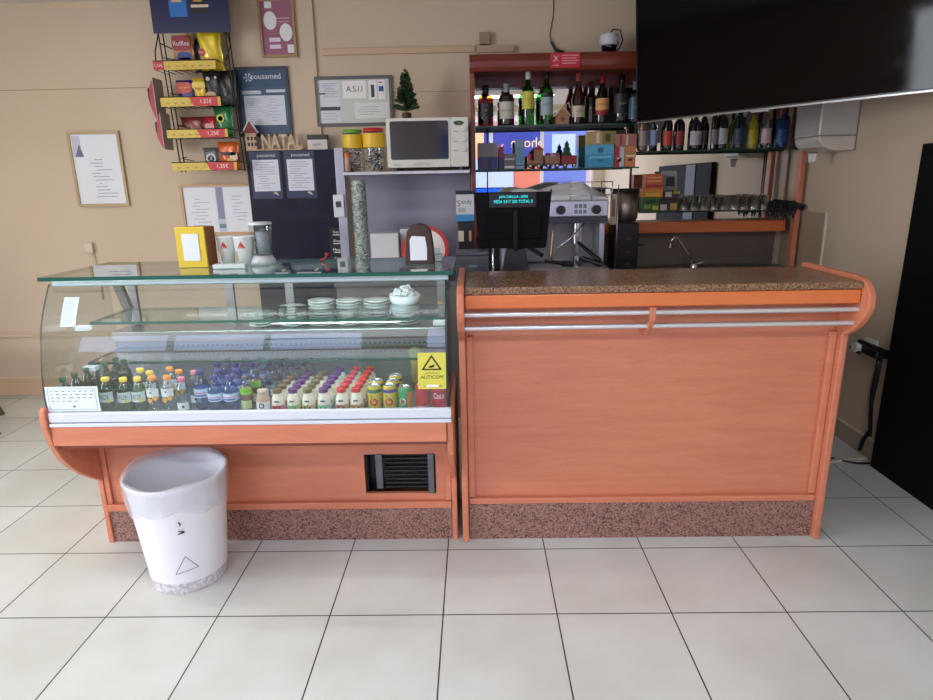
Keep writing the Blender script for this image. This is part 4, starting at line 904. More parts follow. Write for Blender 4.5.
jar('candy_jar', 'clear jar of sweets with green lid and yellow label', -.85, 4.60, .07, .285, M((110, 170, 60), .4), M((226, 190, 40), .4), .55, [M((120, 90, 90), .4), M((150, 140, 140), .3), M((170, 160, 170), .3)])
jar('candy_jar', 'clear jar of dark sweets with red lid and yellow label beside the microwave', -.70, 4.58, .076, .29, M((190, 40, 44), .4), M((230, 186, 40), .4), .52, [M((40, 46, 60), .3), M((130, 140, 156), .3), M((70, 84, 104), .3)])
t = thing('spice_jar', 'small jar with orange cap in front of the green lidded jar', 'jar', (-.873, 4.475, 1.7365)); MB().lathe([(0, 0), (.02, 0), (.02, .08), (.015, .095), (.015, .1)], (0, 0, 0), M((200, 160, 140), .4), 14).build('jar', t); MB().lathe([(.018, .098), (.018, .125), (0, .126)], (0, 0, 0), M((216, 110, 50), .4), 14).build('cap', t)
L = (-.315, 4.6, 1.7365); t = thing('microwave', 'cream microwave oven with dark window and three knobs on the steel shelf', 'microwave', L)
CR = M((222, 220, 210), .35); ax, bx = -.592, -.035; zb, zt = 1.757, 2.078
MB(L).box(ax, bx, 4.475, 4.85, zb, zt, CR).build('housing', t, .008)
q = MB(L); q.rbox(ax, -.158, 4.452, 4.474, zb, zt, CR, .014); q.build('door', t, .003)
MB(L).rbox(ax+.025, -.172, 4.4485, 4.4515, zb+.052, zt-.02, M((30, 36, 52), .08, 0, .8), .012).build('window', t)
MB(L).prism([(-.36+.06*math.cos(PI*k/10), zb+.018+.016*math.sin(PI*k/10)) for k in range(11)], 4.444, 4.4515, M((200, 196, 186), .4), 'y').build('handle', t, .002)
q = MB(L); q.rbox(-.156, bx, 4.452, 4.474, zb, zt, CR, .012); q.build('control_panel', t, .003)
for k, z in enumerate((2.0, 1.935, 1.87)): MB(L).cyl((-.072, 4.4515, z), (-.072, 4.435, z), .016, M((232, 230, 222), .3), seg=18).build('knob', t)
q = MB(L); q.prism([(-.1+.035*math.cos(2*PI*k/18), 2.04+.015*math.sin(2*PI*k/18)) for k in range(18)], 4.4495, 4.4515, M((30, 60, 40), .3), 'y'); q.text('8:8', -.1, 2.04, 4.4488, .011, M((160, 220, 60), .5)); q.text('Moulinex', -.53, zb+.02, 4.4512, .008, DGREY)
for z in (1.985, 1.92, 1.86): q.panel(-.135, -.105, z, z+.003, 4.4516, DGREY)
q.build('display', t)
for x in (ax+.05, bx-.05):
    for y in (4.5, 4.8): MB(L).cyl((x, y, 1.7365), (x, y, zb), .018, DGREY).build('foot', t)
# christmas tree on the microwave
L = (-.465, 4.62, 2.0795); t = thing('christmas_tree', 'small green artificial christmas tree standing on the microwave', 'tree', L)
MB().lathe([(0, 0), (.03, 0), (.034, .04), (.026, .05), (0, .05)], (0, 0, 0), M((92, 60, 48), .7), 14).build('pot', t)
MB().cyl((0, 0, .05), (0, 0, .30), .004, M((70, 50, 36), .8)).build('trunk', t)
q = MB(); GR = M((44, 66, 40), .7); GR2 = M((58, 82, 48), .7)
for k in range(170):
    f = random.random(); z = .06+.25*f; r = (.072*(1-f)+.014)*(.8+.35*random.random()); a = random.uniform(0, 2*PI); d = Vector((math.cos(a), math.sin(a), .25)); s_ = Vector((-math.sin(a), math.cos(a), 0))
    p0 = Vector((0, 0, z)); p1 = p0+d*r; q.add([tuple(p0+s_*.004), tuple(p0-s_*.004), tuple(p1-s_*.009), tuple(p1+d*.01), tuple(p1+s_*.009)], [(0, 1, 2, 3, 4)], random.choice((GR, GR2)))
    q.add([tuple(p0+Vector((0, 0, .004))), tuple(p0-Vector((0, 0, .004))), tuple(p1-Vector((0, 0, .010))), tuple(p1+d*.01), tuple(p1+Vector((0, 0, .010)))], [(0, 1, 2, 3, 4)], GR2)
q.build('branches', t)
q = MB(); q.prism([((.018 if k % 2 == 0 else .008)*math.sin(k*PI/5), .322+(.018 if k % 2 == 0 else .008)*math.cos(k*PI/5)) for k in range(10)], -.003, .003, M((70, 50, 30), .6), 'y'); q.build('star', t)
for o in list(t.children): pass

# ---- till, printer, sachet box, grinders
L = (.19, 3.42, 1.12); t = thing('till_terminal', 'black till terminal seen from behind with cyan customer display', 'till', L)
BK = M((9, 9, 11), .5, spec=.12)
q = MB(L); q.prism([(.0, 1.60), (.395, 1.598), (.40, 1.61), (.375, 1.318), (.365, 1.31), (.03, 1.312), (.022, 1.32), (-.004, 1.61)][::-1], 3.31, 3.37, BK, 'y'); q.build('monitor', t, .006)
MB(L).box(.075, .32, 3.296, 3.309, 1.52, 1.598, M((14, 14, 20), .2)).build('customer_display', t, .003)
q = MB(L); q.text('JAN DIRLUA-.2000', .20, 1.574, 3.2955, .017, TEAL, .19); q.text('MESA 5417 200 TOTAL 0', .20, 1.552, 3.2955, .016, TEAL, .20); q.build('display_text', t)
MB(L).box(.20, .224, 3.28, 3.309, 1.30, 1.505, M((22, 22, 26), .45, spec=.2)).build('spine', t, .003)
MB(L).box(.05, .35, 3.300, 3.309, 1.36, 1.50, M((7, 7, 9), .5, spec=.1)).build('back_cover', t, .003)
MB(L).prism([(.13, 1.122), (.30, 1.122), (.265, 1.309), (.165, 1.309)], 3.30, 3.36, M((44, 46, 50), .45), 'y').build('stand', t, .004)
MB(L).box(.1, .32, 3.28, 3.5, 1.1205, 1.1218+.004, BK).build('stand_base', t)
MB(L).box(.02, .375, 3.371, 3.374, 1.35, 1.59, M((30, 90, 220), .3, emit=2.0)).build('screen', t)
L = (-.012, 3.2, 1.1205); t = thing('receipt_printer', 'dark grey receipt printer behind the granite ledge', 'printer', L)
MB(L).box(-.10, .07, 3.12, 3.28, 1.1205, 1.295, DGREY).build('housing', t, .006); MB(L).box(-.098, .068, 3.13, 3.27, 1.2965, 1.315, M((70, 74, 82), .4)).build('cover', t, .004)
q = MB(L); q.text('EPSON', -.013, 1.245, 3.1185, .009, M((190, 196, 204), .4)); q.build('lettering', t)
L = (-.06, 4.3, 1.0); t = thing('sachet_box', 'white and blue box with red and black lettering on a dark grinder', 'box', (-.06, 4.3, 1.401)); 
MB((-.06, 4.3, 1.401)).box(-.122, -.004, 4.22, 4.36, 1.402, 1.446, M((60, 140, 196), .4)).build('blue_base', t); MB((-.06, 4.3, 1.401)).box(-.122, -.004, 4.22, 4.36, 1.4465, 1.575, M((206, 210, 210), .4)).build('carton', t)
q = MB((-.06, 4.3, 1.401)); q.text('S', -.105, 1.52, 4.2185, .04, RED); q.text('andy', -.052, 1.525, 4.2185, .036, DGREY, .07); q.panel(-.11, -.06, 1.46, 1.49, 4.2195, M((170, 176, 170), .5)); q.build('lettering', t)
MB((-.06, 4.3, 1.401)).box(-.124, -.002, 4.218, 4.362, 1.5755, 1.60, BLACK).build('lid', t)
t = thing('coffee_grinder', 'dark coffee grinder under the white and blue box', 'coffee grinder', (-.06, 4.3, 1.0)); MB().box(-.06, .056, -.08, .06, 0, .4, M((24, 22, 24), .35)).build('body', t, .01); MB().box(-.05, -.015, -.084, -.0805, .27, .34, M((206, 196, 170), .5)).build('label', t); MB().box(.02, .035, -.084, -.0805, .27, .34, M((206, 150, 90), .5)).build('badge', t)
tag(MB((.12, 4.1, 1.0)).lathe([(0, 0), (.05, 0), (.05, .01), (.008, .02), (.008, .25), (.014, .26), (.014, .29), (0, .295)], (.12, 4.26, 1.0), CHROME, 14).build('paper_roll_holder'), 'chrome stand beside the receipt printer', 'stand')

# espresso machine
L = (.55, 4.15, 1.0); t = thing('espresso_machine', 'stainless steel espresso machine with black knobs and portafilters behind the till', 'coffee machine', L)
ST2 = M((200, 204, 214), .3, .7)
MB(L).box(.17, .835, 3.98, 4.36, 1.43, 1.53, ST2).build('top_housing', t, .008)
MB(L).box(.17, .835, 3.99, 4.35, 1.39, 1.428, M((70, 72, 78), .35, .7)).build('lower_trim', t)
MB(L).box(.17, .86, 4.27, 4.35, 1.12, 1.388, M((156, 152, 150), .35, .45)).build('back_panel', t)
MB(L).box(.17, .85, 3.97, 4.36, 1.001, 1.112, M((150, 144, 136), .35, .5)).build('drip_tray', t, .004)
for x in (.175, .79): MB(L).box(x, x+.035, 4.02, 4.26, 1.113, 1.388, ST2).build('side_post', t, .004)
for x in (.535, .755): MB(L).cyl((x, 3.979, 1.475), (x, 3.945, 1.475), .028, M((16, 16, 18), .3), seg=20).build('knob', t)
q = MB(L); q.box(.61, .705, 3.974, 3.979, 1.44, 1.52, M((214, 218, 232), .3))
for i in range(3):
    for j in range(2): q.box(.62+.028*i, .64+.028*i, 3.971, 3.9735, 1.45+.034*j, 1.475+.034*j, M((120, 126, 140), .4))
q.build('keypad', t, 0)
for x in (.30, .665):
    q = MB(L); q.cyl((x, 4.12, 1.389), (x, 4.12, 1.31), .032, CHROME, seg=18); q.cyl((x, 4.12, 1.31), (x, 4.12, 1.285), .038, CHROME, seg=18); q.build('group_head', t)
    q = MB(L); q.cyl((x, 4.12, 1.284), (x, 4.12, 1.25), .034, CHROME, seg=18); q.cyl((x, 4.10, 1.265), (x+.12, 3.94, 1.16 if x > .5 else 1.2), .011, BLACK, .014); q.cyl((x, 4.12, 1.25), (x, 4.12, 1.20), .01, CHROME); q.build('portafilter', t)
q = MB(L); q.tube([(.50, 4.0, 1.389), (.49, 3.98, 1.33), (.48, 3.96, 1.20), (.475, 3.96, 1.16)], .007, M((190, 150, 90), .3, .7), 8); q.build('steam_wand', t)
q = MB(L); q.tube([(.69, 4.0, 1.389), (.60, 3.97, 1.30), (.52, 3.96, 1.24)], .005, CHROME, 8); q.build('steam_wand', t)
q = MB(L); q.cyl((.55, 3.97, 1.14), (.62, 3.95, 1.14), .016, BLACK); q.cyl((.56, 3.97, 1.14), (.44, 3.99, 1.16), .010, BLACK)
q.cyl((.66, 4.05, 1.114), (.66, 4.05, 1.124), .04, CHROME); q.cyl((.68, 4.02, 1.17), (.80, 3.95, 1.135), .014, BLACK, .018); q.cyl((.66, 4.05, 1.18), (.66, 4.05, 1.125), .03, CHROME); q.build('spare_portafilter', t)
rl = MB(L)
for z in (1.56, 1.60, 1.64): rl.tube([(.86-.003, 4.34, z), (.857, 4.0, z), (.60, 4.0, z)], .003, STEEL)
for x, y in ((.857, 4.34), (.857, 4.0), (.73, 4.0), (.60, 4.0)): rl.tube([(x, y, 1.53), (x, y, 1.64)], .003, STEEL)
rl.build('cup_rail', t)
# grey cloth draped over the machine
def cloth(L, x0, x1, y0, y1, z0, f, m):
    q = MB(L); nx, ny = 30, 14; vs = []; fs = []
    for j in range(ny+1):
        for i in range(nx+1): u = i/nx; v_ = j/ny; vs.append((x0+(x1-x0)*u, y0+(y1-y0)*v_, z0+f(u, v_)))
    N = len(vs)
    for j in range(ny):
        for i in range(nx): a = j*(nx+1)+i; fs.append((a, a+1, a+nx+2, a+nx+1))
    q.add(vs, fs, m, True)
    rim = [i for i in range(nx+1)]+[(j*(nx+1)+nx) for j in range(1, ny+1)]+[ny*(nx+1)+i for i in range(nx-1, -1, -1)]+[j*(nx+1) for j in range(ny-1, 0, -1)]
    low = [(vs[i][0], vs[i][1], z0-.001) for i in rim]; n = len(rim)
    q.add([vs[i] for i in rim]+low, [(k, n+k, n+(k+1) % n, (k+1) % n) for k in range(n)]+[tuple(range(n, 2*n))], m, True)
    return q
GC = M((205, 204, 202), .85)
o = cloth((.45, 4.15, 1.533), .20, .84, 4.02, 4.30, 1.533, lambda u, v_: max(.0, math.sin(PI*min(1, max(0, u*.98+.01)))**.35)*(.085+.02*math.sin(u*9+v_*3)+.012*math.sin(v_*7+u*4)+.02*math.exp(-((u-.78)/.05)**2))*(math.sin(PI*min(.99, max(.02, v_)))**.4), GC).build('dish_cloth')
tag(o, 'bundled grey cloth lying on top of the espresso machine', 'cloth')
# bean grinder right
L = (1.0, 4.3, 1.0); t = thing('bean_grinder', 'black bean grinder with brushed steel hopper right of the espresso machine', 'coffee grinder', L)
MB(L).box(.925, 1.09, 4.2, 4.40, 1.0, 1.375, M((18, 18, 20), .35)).build('body', t, .012)
MB(L).lathe([(.075, .38), (.09, .40), (.092, .575), (0, .576)], (1.005, 4.3, 1.0), steel('hopper_steel', (150, 140, 134), .35), 24).build('hopper', t)
MB(L).lathe([(.096, .577), (.096, .592), (0, .594)], (1.005, 4.3, 1.0), BLACK, 24).build('hopper_lid', t)
q = MB(L)
for z in (1.27, 1.18, 1.10): q.text('-o-', 1.02, z, 4.1985, .02, M((90, 90, 96), .5))
q.build('markings', t); MB(L).box(1.091, 1.13, 4.22, 4.24, 1.22, 1.235, BLACK).build('lever', t)
L = (.885, 4.12, 1.0); t = thing('card_stand', 'narrow upright stand holding a pale leaflet by the espresso machine', 'stand', L)
MB(L).tube([(.925, 4.13, 1.0), (.925, 4.13, 1.62)], .004, STEEL).build('rod', t); MB(L).box(.875, .917, 4.125, 4.13, 1.37, 1.56, M((200, 190, 170), .5)).build('leaflet', t); q = MB(L); q.panel(.885, .907, 1.42, 1.53, 4.1245, M((150, 110, 90), .5)); q.build('print', t)
#%%BACKBAR
L = (1.15, 4.7, 1.0); bb = thing('bar_shelving', 'mirrored back bar with cherry wood header, side posts and glass shelves', 'shelving', L)
HW = wood('header_wood', (110, 46, 32), (134, 60, 42), (1, 8, 8), .3)
MB(L).prism([(4.57, 2.375), (4.555, 2.40), (4.55, 2.435), (4.555, 2.465), (4.575, 2.485), (4.86, 2.485), (4.86, 2.375)][::-1], -.022, 2.33, HW, 'x').build('header', bb, .004)
MB(L).box(.02, 2.288, 4.78, 4.86, 2.30, 2.374, M((84, 32, 26), .4)).build('header_recess', bb)
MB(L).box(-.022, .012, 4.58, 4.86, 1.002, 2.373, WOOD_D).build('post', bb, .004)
MB(L).box(2.295, 2.33, 4.58, 4.64, 1.002, 2.373, WOOD).build('post', bb, .004)
MB(L).box(.013, 2.325, 4.845, 4.86, 1.345, 2.30, MIRROR).build('mirror', bb)
MB(L).box(.013, 2.294, 4.70, 4.86, 1.262, 1.343, WOOD_O).build('rail_board', bb, .004)
MB(L).box(.013, 2.294, 4.85, 4.862, 1.002, 1.26, M((112, 102, 92), .4, .3)).build('splash_plate', bb)
def bshelf(a, b, z, nm='glass_shelf'):
    q = MB(L); q.quad((a, 4.59, z), (b, 4.59, z), (b, 4.84, z), (a, 4.84, z), GSHELF)
    for f_ in ((a, b, 4.589, 4.59), (a, b, 4.84, 4.841)): q.box(f_[0], f_[1], f_[2], f_[3], z-.010, z, M((20, 52, 44), .2))
    q.build(nm, bb)
S1, S2, S3, S4 = 2.03, 1.737, 1.842, 1.425
bshelf(.014, 1.165, S1); bshelf(.014, 1.165, S2); bshelf(1.175, 2.292, S3); bshelf(1.175, 2.292, S4)
for x, z0, z1 in ((.10, 1.35, 2.30), (1.17, 1.35, 2.30), (2.16, 1.35, 1.84)): MB(L).tube([(x, 4.83, z0), (x, 4.83, z1)], .005, BLACK).build('shelf_rod', bb)
def liquor(nm, label, x, y, z, h, r, glass, liquid, capc, labc, band=(.18, .48), shape=0, text=None, tcol=INK, extra=None, group=None):
    if z == S1: h *= .86; r *= 1.22 if shape == 2 else 1.08
    t = thing(nm, label, 'bottle', (x, y, z+.001), 0, group)
    if shape == 0: pf_ = [(0, .001), (r*.93, .001), (r, .01), (r, h*.58), (r*.85, h*.66), (r*.36, h*.74), (r*.33, h*.90)]
    elif shape == 1: pf_ = [(0, .001), (r*.95, .001), (r, .01), (r*1.02, h*.5), (r*.6, h*.68), (r*.36, h*.78), (r*.34, h*.90)]
    elif shape == 2: pf_ = [(0, .001), (r*.95, .001), (r, .01), (r, h*.68), (r*.9, h*.72), (r*.4, h*.76), (r*.38, h*.86)]
    else: pf_ = [(0, .001), (r*.8, .001), (r*.9, .02), (r*1.05, h*.4), (r*.8, h*.6), (r*.34, h*.75), (r*.32, h*.9)]
    MB().lathe(pf_, (0, 0, 0), glass, 18).build('body', t)
    z9 = pf_[-1][1]
    MB().lathe([(r*.40, z9-.02), (r*.42, h-.002), (0, h)], (0, 0, 0), capc, 14).build('cap', t)
    if labc is not None:
        q = MB(); patch(q, r*1.03+.0008, -1.15, 1.15, h*band[0], h*band[1], labc)
        if text: lbl_text(q, text, 0, h*(band[0]+band[1])/2, r*1.03+.002, .013, tcol, r*1.5)
        if extra: extra(q, r*1.03+.0016, h)
        q.build('label', t)
    return t
def SG(c, rough=.08): return M(c, rough, 0, .7, coat=.4)
AMB = thin_glass('amber_glass', (205, 120, 60), 1.8, .03); DKB = SG((38, 26, 20)); GRN = thin_glass('green_glass', (60, 170, 75), 1.8, .03); BLU = thin_glass('blue_glass', (60, 110, 140), 1.8, .03); BRN = thin_glass('brown_glass', (120, 62, 36), 1.8, .03); CLR = PLAST
yS = 4.66
liquor('whisky_bottle', 'amber whisky bottle with dark label, leftmost on the top shelf', .088, yS, S1, .315, .044, AMB, None, BLACK, M((38, 36, 44), .5), (.2, .55), 2, '10', M((200, 180, 140), .5))
liquor('whisky_bottle', 'dark whisky bottle with large cream label, second on the top shelf', .235, yS, S1, .325, .044, DKB, None, M((130, 146, 150), .4), M((190, 186, 170), .5), (.16, .56), 2, "Ballantine's", INK)
liquor('whisky_bottle', 'green whisky bottle with yellow label and white cap', .385, yS, S1, .415, .042, GRN, None, M((206, 208, 204), .4), M((196, 190, 70), .5), (.3, .62), 0, 'J&B', M((170, 40, 40), .5))
liquor('gin_bottle', 'green bottle with black cap and grey blue label', .515, yS, S1, .42, .042, GRN, None, M((24, 26, 36), .4), M((150, 166, 170), .5), (.18, .55), 0, 'CUTTY', M((30, 44, 60), .5), lambda q, r, h: patch(q, r, -1.15, 1.15, h*.5, h*.58, M((24, 34, 34), .5)))
liquor('brandy_bottle', 'brown brandy bottle with clear neck and pale square label', .735, yS, S1, .39, .042, BRN, None, M((150, 60, 50), .4), M((196, 180, 160), .5), (.14, .36), 1, 'VSOP', INK)
liquor('brandy_bottle', 'dark brown bottle behind the red topped brandy', .835, yS+.07, S1, .34, .04, SG((40, 20, 14)), None, M((60, 24, 20), .4), None)
liquor('brandy_bottle', 'brown brandy bottle with red top and orange and red label', .90, yS, S1, .37, .045, BRN, None, M((130, 24, 24), .4), M((216, 160, 90), .5), (.28, .52), 1, 'BEIRAO', M((120, 40, 30), .5), lambda q, r, h: patch(q, r, -1.15, 1.15, h*.18, h*.28, M((140, 20, 40), .5)))
liquor('liqueur_bottle', 'black liqueur bottle with gold lettering on the top shelf', 1.035, yS, S1, .375, .05, SG((18, 18, 18)), None, SG((12, 12, 12)), M((22, 26, 34), .5), (.2, .6), 3, 'LICOR', M((170, 150, 90), .5))
liquor('gin_bottle', 'square shouldered blue gin bottle beside the television edge', 1.13, yS-.02, S1, .32, .045, BLU, None, M((90, 110, 120), .3), M((30, 70, 96), .4), (.1, .6), 2, 'GIN', M((170, 190, 200), .5))
t = thing('gingerbread_house', 'small wooden gingerbread house ornament between green and brown bottles', 'ornament', (.625, yS, S1+.001))
MB().prism([(-.045, 0), (.045, 0), (.045, .06), (0, .11), (-.045, .06)], -.03, .03, M((160, 118, 84), .6), 'y').build('house', t)
q = MB(); q.tube([(-.055, -.032, .055), (0, -.032, .12), (.055, -.032, .055)], .006, PINE); q.tube([(.025, -.025, .09), (.02, -.025, .13), (.04, -.025, .145), (.05, -.025, .11)], .005, PINE); q.build('roof', t)
q = MB(); q.prism([(0, .02), (.016, .04), (.010, .05), (0, .044), (-.010, .05), (-.016, .04)], -.0325, -.0305, M((110, 50, 40), .5), 'y'); q.build('heart', t)
# second shelf: boxes, train
def carton(nm, label, x0, x1, z, h, col, bands=(), y=4.62, d=.08, group=None, text=None, tc=INK):
    if S2 <= z < S2+.3: h *= .8; z = S2+(z-S2)*.8
    L_ = ((x0+x1)/2, y, z+.001); t = thing(nm, label, 'box', L_, 0, group); w_ = x1-x0
    MB().box(-w_/2, w_/2, 0, d, 0, h, M(col, .45)).build('carton', t)
    q = MB()
    for a, b, c_, e, cc in bands: q.panel(-w_/2+a*w_, -w_/2+b*w_, c_*h, e*h, -.0005, M(cc, .5))
    if text: q.text(text, 0, h*.55, -.002, min(.022, h*.25), tc, w_*.8)
    if bands or text: q.build('print', t)
    return t
carton('display_box', 'grey and dark blue counter display box, leftmost on the lower shelf', .028, .172, S2, .225, (58, 70, 110), [(0, 1, .48, 1, (128, 126, 130)), (.05, .2, .02, .42, (40, 60, 130)), (.28, .34, .02, .42, (140, 40, 44)), (.5, .7, .02, .42, (36, 50, 110)), (.78, .95, .02, .42, (36, 56, 120))])
carton('small_box', 'narrow dark red box beside the grey display box', .176, .213, S2, .19, (120, 40, 50), [(0, 1, 0, .5, (40, 40, 80))])
carton('small_box', 'low grey box with white stripe beside the red one', .217, .29, S2, .13, (96, 92, 92), [(0, 1, .6, .7, (170, 170, 170)), (0, 1, .05, .2, (190, 196, 200))])
carton('tall_box', 'tall pale blue grey carton beside the toy train', .296, .36, S2, .245, (120, 140, 160), [(.1, .9, .2, .75, (90, 130, 160)), (0, 1, .1, .14, (60, 70, 90))])
carton('tea_box', 'light blue tea box, lower of the stack of two', .80, .99, S2, .105, (60, 150, 190), [(.1, .9, .75, .9, (110, 190, 210))], text='tea')
carton('tea_box', 'light blue tea box, upper of the stack of two', .80, .99, S2+.107, .085, (80, 166, 200), [(.4, .6, .2, .7, (50, 100, 140))])
carton('tea_box', 'gold tea box lying on the light blue stack', .80, .905, S2+.194, .11, (176, 150, 90), [(.6, .8, .1, .9, (210, 206, 190))])
carton('tea_box', 'olive and gold tea box right of the gold one', .907, 1.0, S2+.194, .11, (140, 124, 70), [(.2, .6, .2, .8, (60, 70, 40))])
carton('tea_box', 'red and silver tea packet right of the blue stack', .995, 1.065, S2, .17, (176, 40, 56), [(.5, 1, 0, 1, (190, 186, 190)), (.3, .7, .38, .46, (230, 220, 220)), (.35, .65, .25, .38, (50, 20, 24))])
carton('tea_box', 'orange tea packet with black mark beside the red and silver one', 1.07, 1.145, S2, .17, (206, 130, 80), [(.1, .9, .5, .58, (226, 210, 190)), (.3, .7, .3, .42, (70, 26, 20)), (.2, .8, .65, .75, (150, 150, 60))])
carton('tea_box', 'pink tea box lying across the two tea packets', 1.0, 1.145, S2+.172, .105, (176, 110, 100), [(.2, .3, .1, .9, (140, 60, 60)), (.5, .6, .1, .9, (214, 190, 180))])
carton('tea_box', 'dusky red tea packet beside the post below the television', 1.18, 1.26, S3-.12+.0, .0001+.115, (160, 70, 70), [(.1, .9, .5, .6, (200, 150, 140))]) if 0 else None
L2 = (.56, 4.62, S2+.001); t = thing('toy_train', 'wooden christmas toy train with engine and two wagons on the lower shelf', 'toy', L2)
BR = M((140, 104, 80), .6); R2 = M((140, 40, 44), .5)
e = MB(); e.box(-.18, -.07, 0, .05, .025, .055, BR); e.box(-.13, -.07, 0, .05, .055, .125, BR); e.prism([(-.14, .125), (-.06, .125), (-.10, .16)], 0, .05, R2, 'y'); e.cyl((-.16, .025, .055), (-.16, .025, .10), .014, R2); e.build('engine', t)
MB().lathe([(0, .055), (.02, .06), (.022, .08), (.0, .10)], (-.045+.0, .025, 0), M((190, 150, 120), .6), 10).build('figure', t) if 0 else None
MB().box(-.055, .05, 0, .05, .025, .085, BR).build('wagon', t); MB().box(.065, .17, 0, .05, .025, .085, R2).build('wagon', t)
q = MB()
for a in range(6): q.lathe([(0, 0), (.014, .01), (0, .024)], (-.04+a*.016, .025, .085), random.choice((BR, R2, M((190, 170, 140), .6))), 6)
q.build('cargo', t)
q = MB(); q.lathe([(.04, .086), (.02, .12), (.03, .12), (.012, .155), (.02, .155), (0, .19)], (.10, .025, 0), M((40, 80, 50), .7), 12, False); q.build('tree', t)
for x in (-.16, -.10, -.035, .03, .085, .15):
    q = MB(); q.cyl((x, -.004, .018), (x, -.012, .018), .017, M((60, 44, 38), .5), seg=14); q.cyl((x, -.0125, .018), (x, -.014, .018), .008, M((214, 206, 196), .5), seg=10); q.build('wheel', t)
# right bay: bottles
yR = 4.66
def RX_(px): return 1.169+(px-640)*.00697
spec = [
 (644, .30, .034, SG((110, 84, 66)), BLACK, (150, 140, 130), 'brown bottle with pale label, leftmost under the television'),
 (655, .31, .036, CLR, M((60, 70, 120), .4), (150, 166, 210), 'clear bottle with blue and white label under the television'),
 (669, .29, .034, SG((30, 16, 14)), BLACK, (190, 66, 36), 'black bottle with orange label base under the television'),
 (682, .29, .038, SG((24, 20, 24)), BLACK, (150, 50, 44), 'black bottle with red and grey label under the television'),
 (697, .28, .042, SG((30, 22, 30)), BLACK, (180, 176, 186), 'wide dark bottle with white printed foot under the television'),
 (708, .30, .022, SG((16, 16, 18)), BLACK, (110, 110, 116), 'slim black bottle, first of the slim ones'),
 (715, .30, .022, SG((20, 20, 22)), BLACK, (124, 122, 126), 'slim black bottle, second of the slim ones'),
 (724, .31, .038, SG((26, 28, 30)), M((30, 30, 30), .4), (176, 180, 180), 'dark bottle with large white label, middle of the shelf'),
 (741, .31, .040, SG((14, 40, 44)), M((30, 110, 90), .4), (30, 60, 80), 'dark teal bottle with green cap'),
 (755, .28, .034, SG((150, 140, 20)), BLACK, (170, 160, 30), 'yellow liqueur bottle right of the teal one'),
 (768, .30, .037, CLR, WHITE, (200, 170, 170), 'clear bottle with pink and white label'),
 (784, .28, .042, SG((24, 50, 96)), M((120, 50, 60), .4), (40, 76, 130), 'bright blue bottle near the right post'),
 (793, .30, .028, SG((14, 16, 30)), BLACK, None, 'dark bottle next to the right post')]
for px, h_, r_b, gl, cp_c, lc, lab in spec:
    off = {708: .05, 715: -.02, 793: .09, 655: .03, 682: .03}.get(px, 0)
    liquor('liquor_bottle', lab, min(RX_(px), 2.25), yR+off, S3, h_, r_b, gl, None, cp_c, M(lc, .5) if lc else None, (.12, .45), 0 if r_b > .03 else 2, group='bottles on the shelf under the television')
# right bay: tea boxes, sachets, glasses
def carton4(lab, px0, px1, z, h, col, bands=(), y=4.63, text=None, tc=INK, d=.09): return carton('tea_box', lab, 1.263+(px0-650)*.00714, 1.263+(px1-650)*.00714, z, h, col, bands, y, d, None, text, tc)
MB(L).box(1.19, 1.30, 4.60, 4.70, S4+.001, S4+.006, STEEL_D) if 0 else None
carton4('green sachet box on the lower right shelf', 643, 660, S4, .095, (60, 110, 50), [(.1, .5, .2, .5, (120, 170, 60)), (.2, .8, .6, .8, (30, 70, 36)), (.6, .95, .1, .4, (200, 190, 80))])
carton4('dark sachet box with white corner beside the green one', 661, 678, S4, .09, (60, 40, 50), [(0, .4, .05, .5, (200, 200, 196)), (.6, 1, .05, .6, (190, 160, 60))])
carton4('orange and yellow biscuit box stacked on the green one', 643, 663, S4+.098, .06, (206, 130, 40), [(.1, .9, .1, .5, (226, 190, 60))])
carton4('orange and red biscuit box, topmost of the stack', 645, 662, S4+.16, .10, (190, 96, 50), [(0, 1, .1, .25, (170, 40, 40)), (.1, .9, .45, .55, (226, 160, 90)), (.1, .9, .7, .8, (226, 160, 90))])
carton4('grey sachet with white corner on the dark box', 664, 680, S4+.093, .05, (70, 60, 56), [(.1, .5, .1, .8, (200, 198, 190)), (.6, 1, .5, .9, (170, 160, 50))])
L3 = (1.44, 4.76, S4+.001); t = thing('leaflet_frame', 'small pale framed card standing behind the biscuit boxes', 'card', L3); MB().prism([(-.07, .12), (.06, .12), (.045, .28), (-.07, .28)], 0, .008, M((150, 150, 146), .5), 'y').build('card', t); MB().prism([(-.03, .17), (.035, .17), (.03, .24), (-.03, .24)], -.002, -.0005, M((50, 54, 50), .5), 'y').build('picture', t); MB().box(-.05, .04, .003, .006, 0, .12, M((150, 150, 146), .5)).build('foot', t)
TUMB = thin_glass('tumbler_glass', (252, 254, 253), 5.0, .08)
def tumbler():
    t = thing('drinking_glass', 'x', 'glass'); MB().lathe([(.032, 0), (.030, .002), (.024, .085), (0, .088), (.0, .09), (.0265, .09), (.034, 0)], (0, 0, 0), TUMB, 14).build('glass', t); return t
P = Pool(tumbler()); reg(None)
ng = 0
for j, y in enumerate((4.63, 4.705, 4.78)):
    for i in range(9):
        x = 1.51+i*.072+.02*(j % 2)
        if x < 2.14: P.put((x, y, S4+.001), 'upturned clear glass, %s row, %s from the left on the green glass shelf' % (['front', 'middle', 'back'][j], ['first', 'second', 'third', 'fourth', 'fifth', 'sixth', 'seventh', 'eighth', 'ninth'][i]), 0, 'upturned glasses on the right shelf', (1, 1, 1.0+.12*((i*7+j*3) % 3)/2))
L4 = (2.17, 4.62, S4+.001); q = MB(L4)
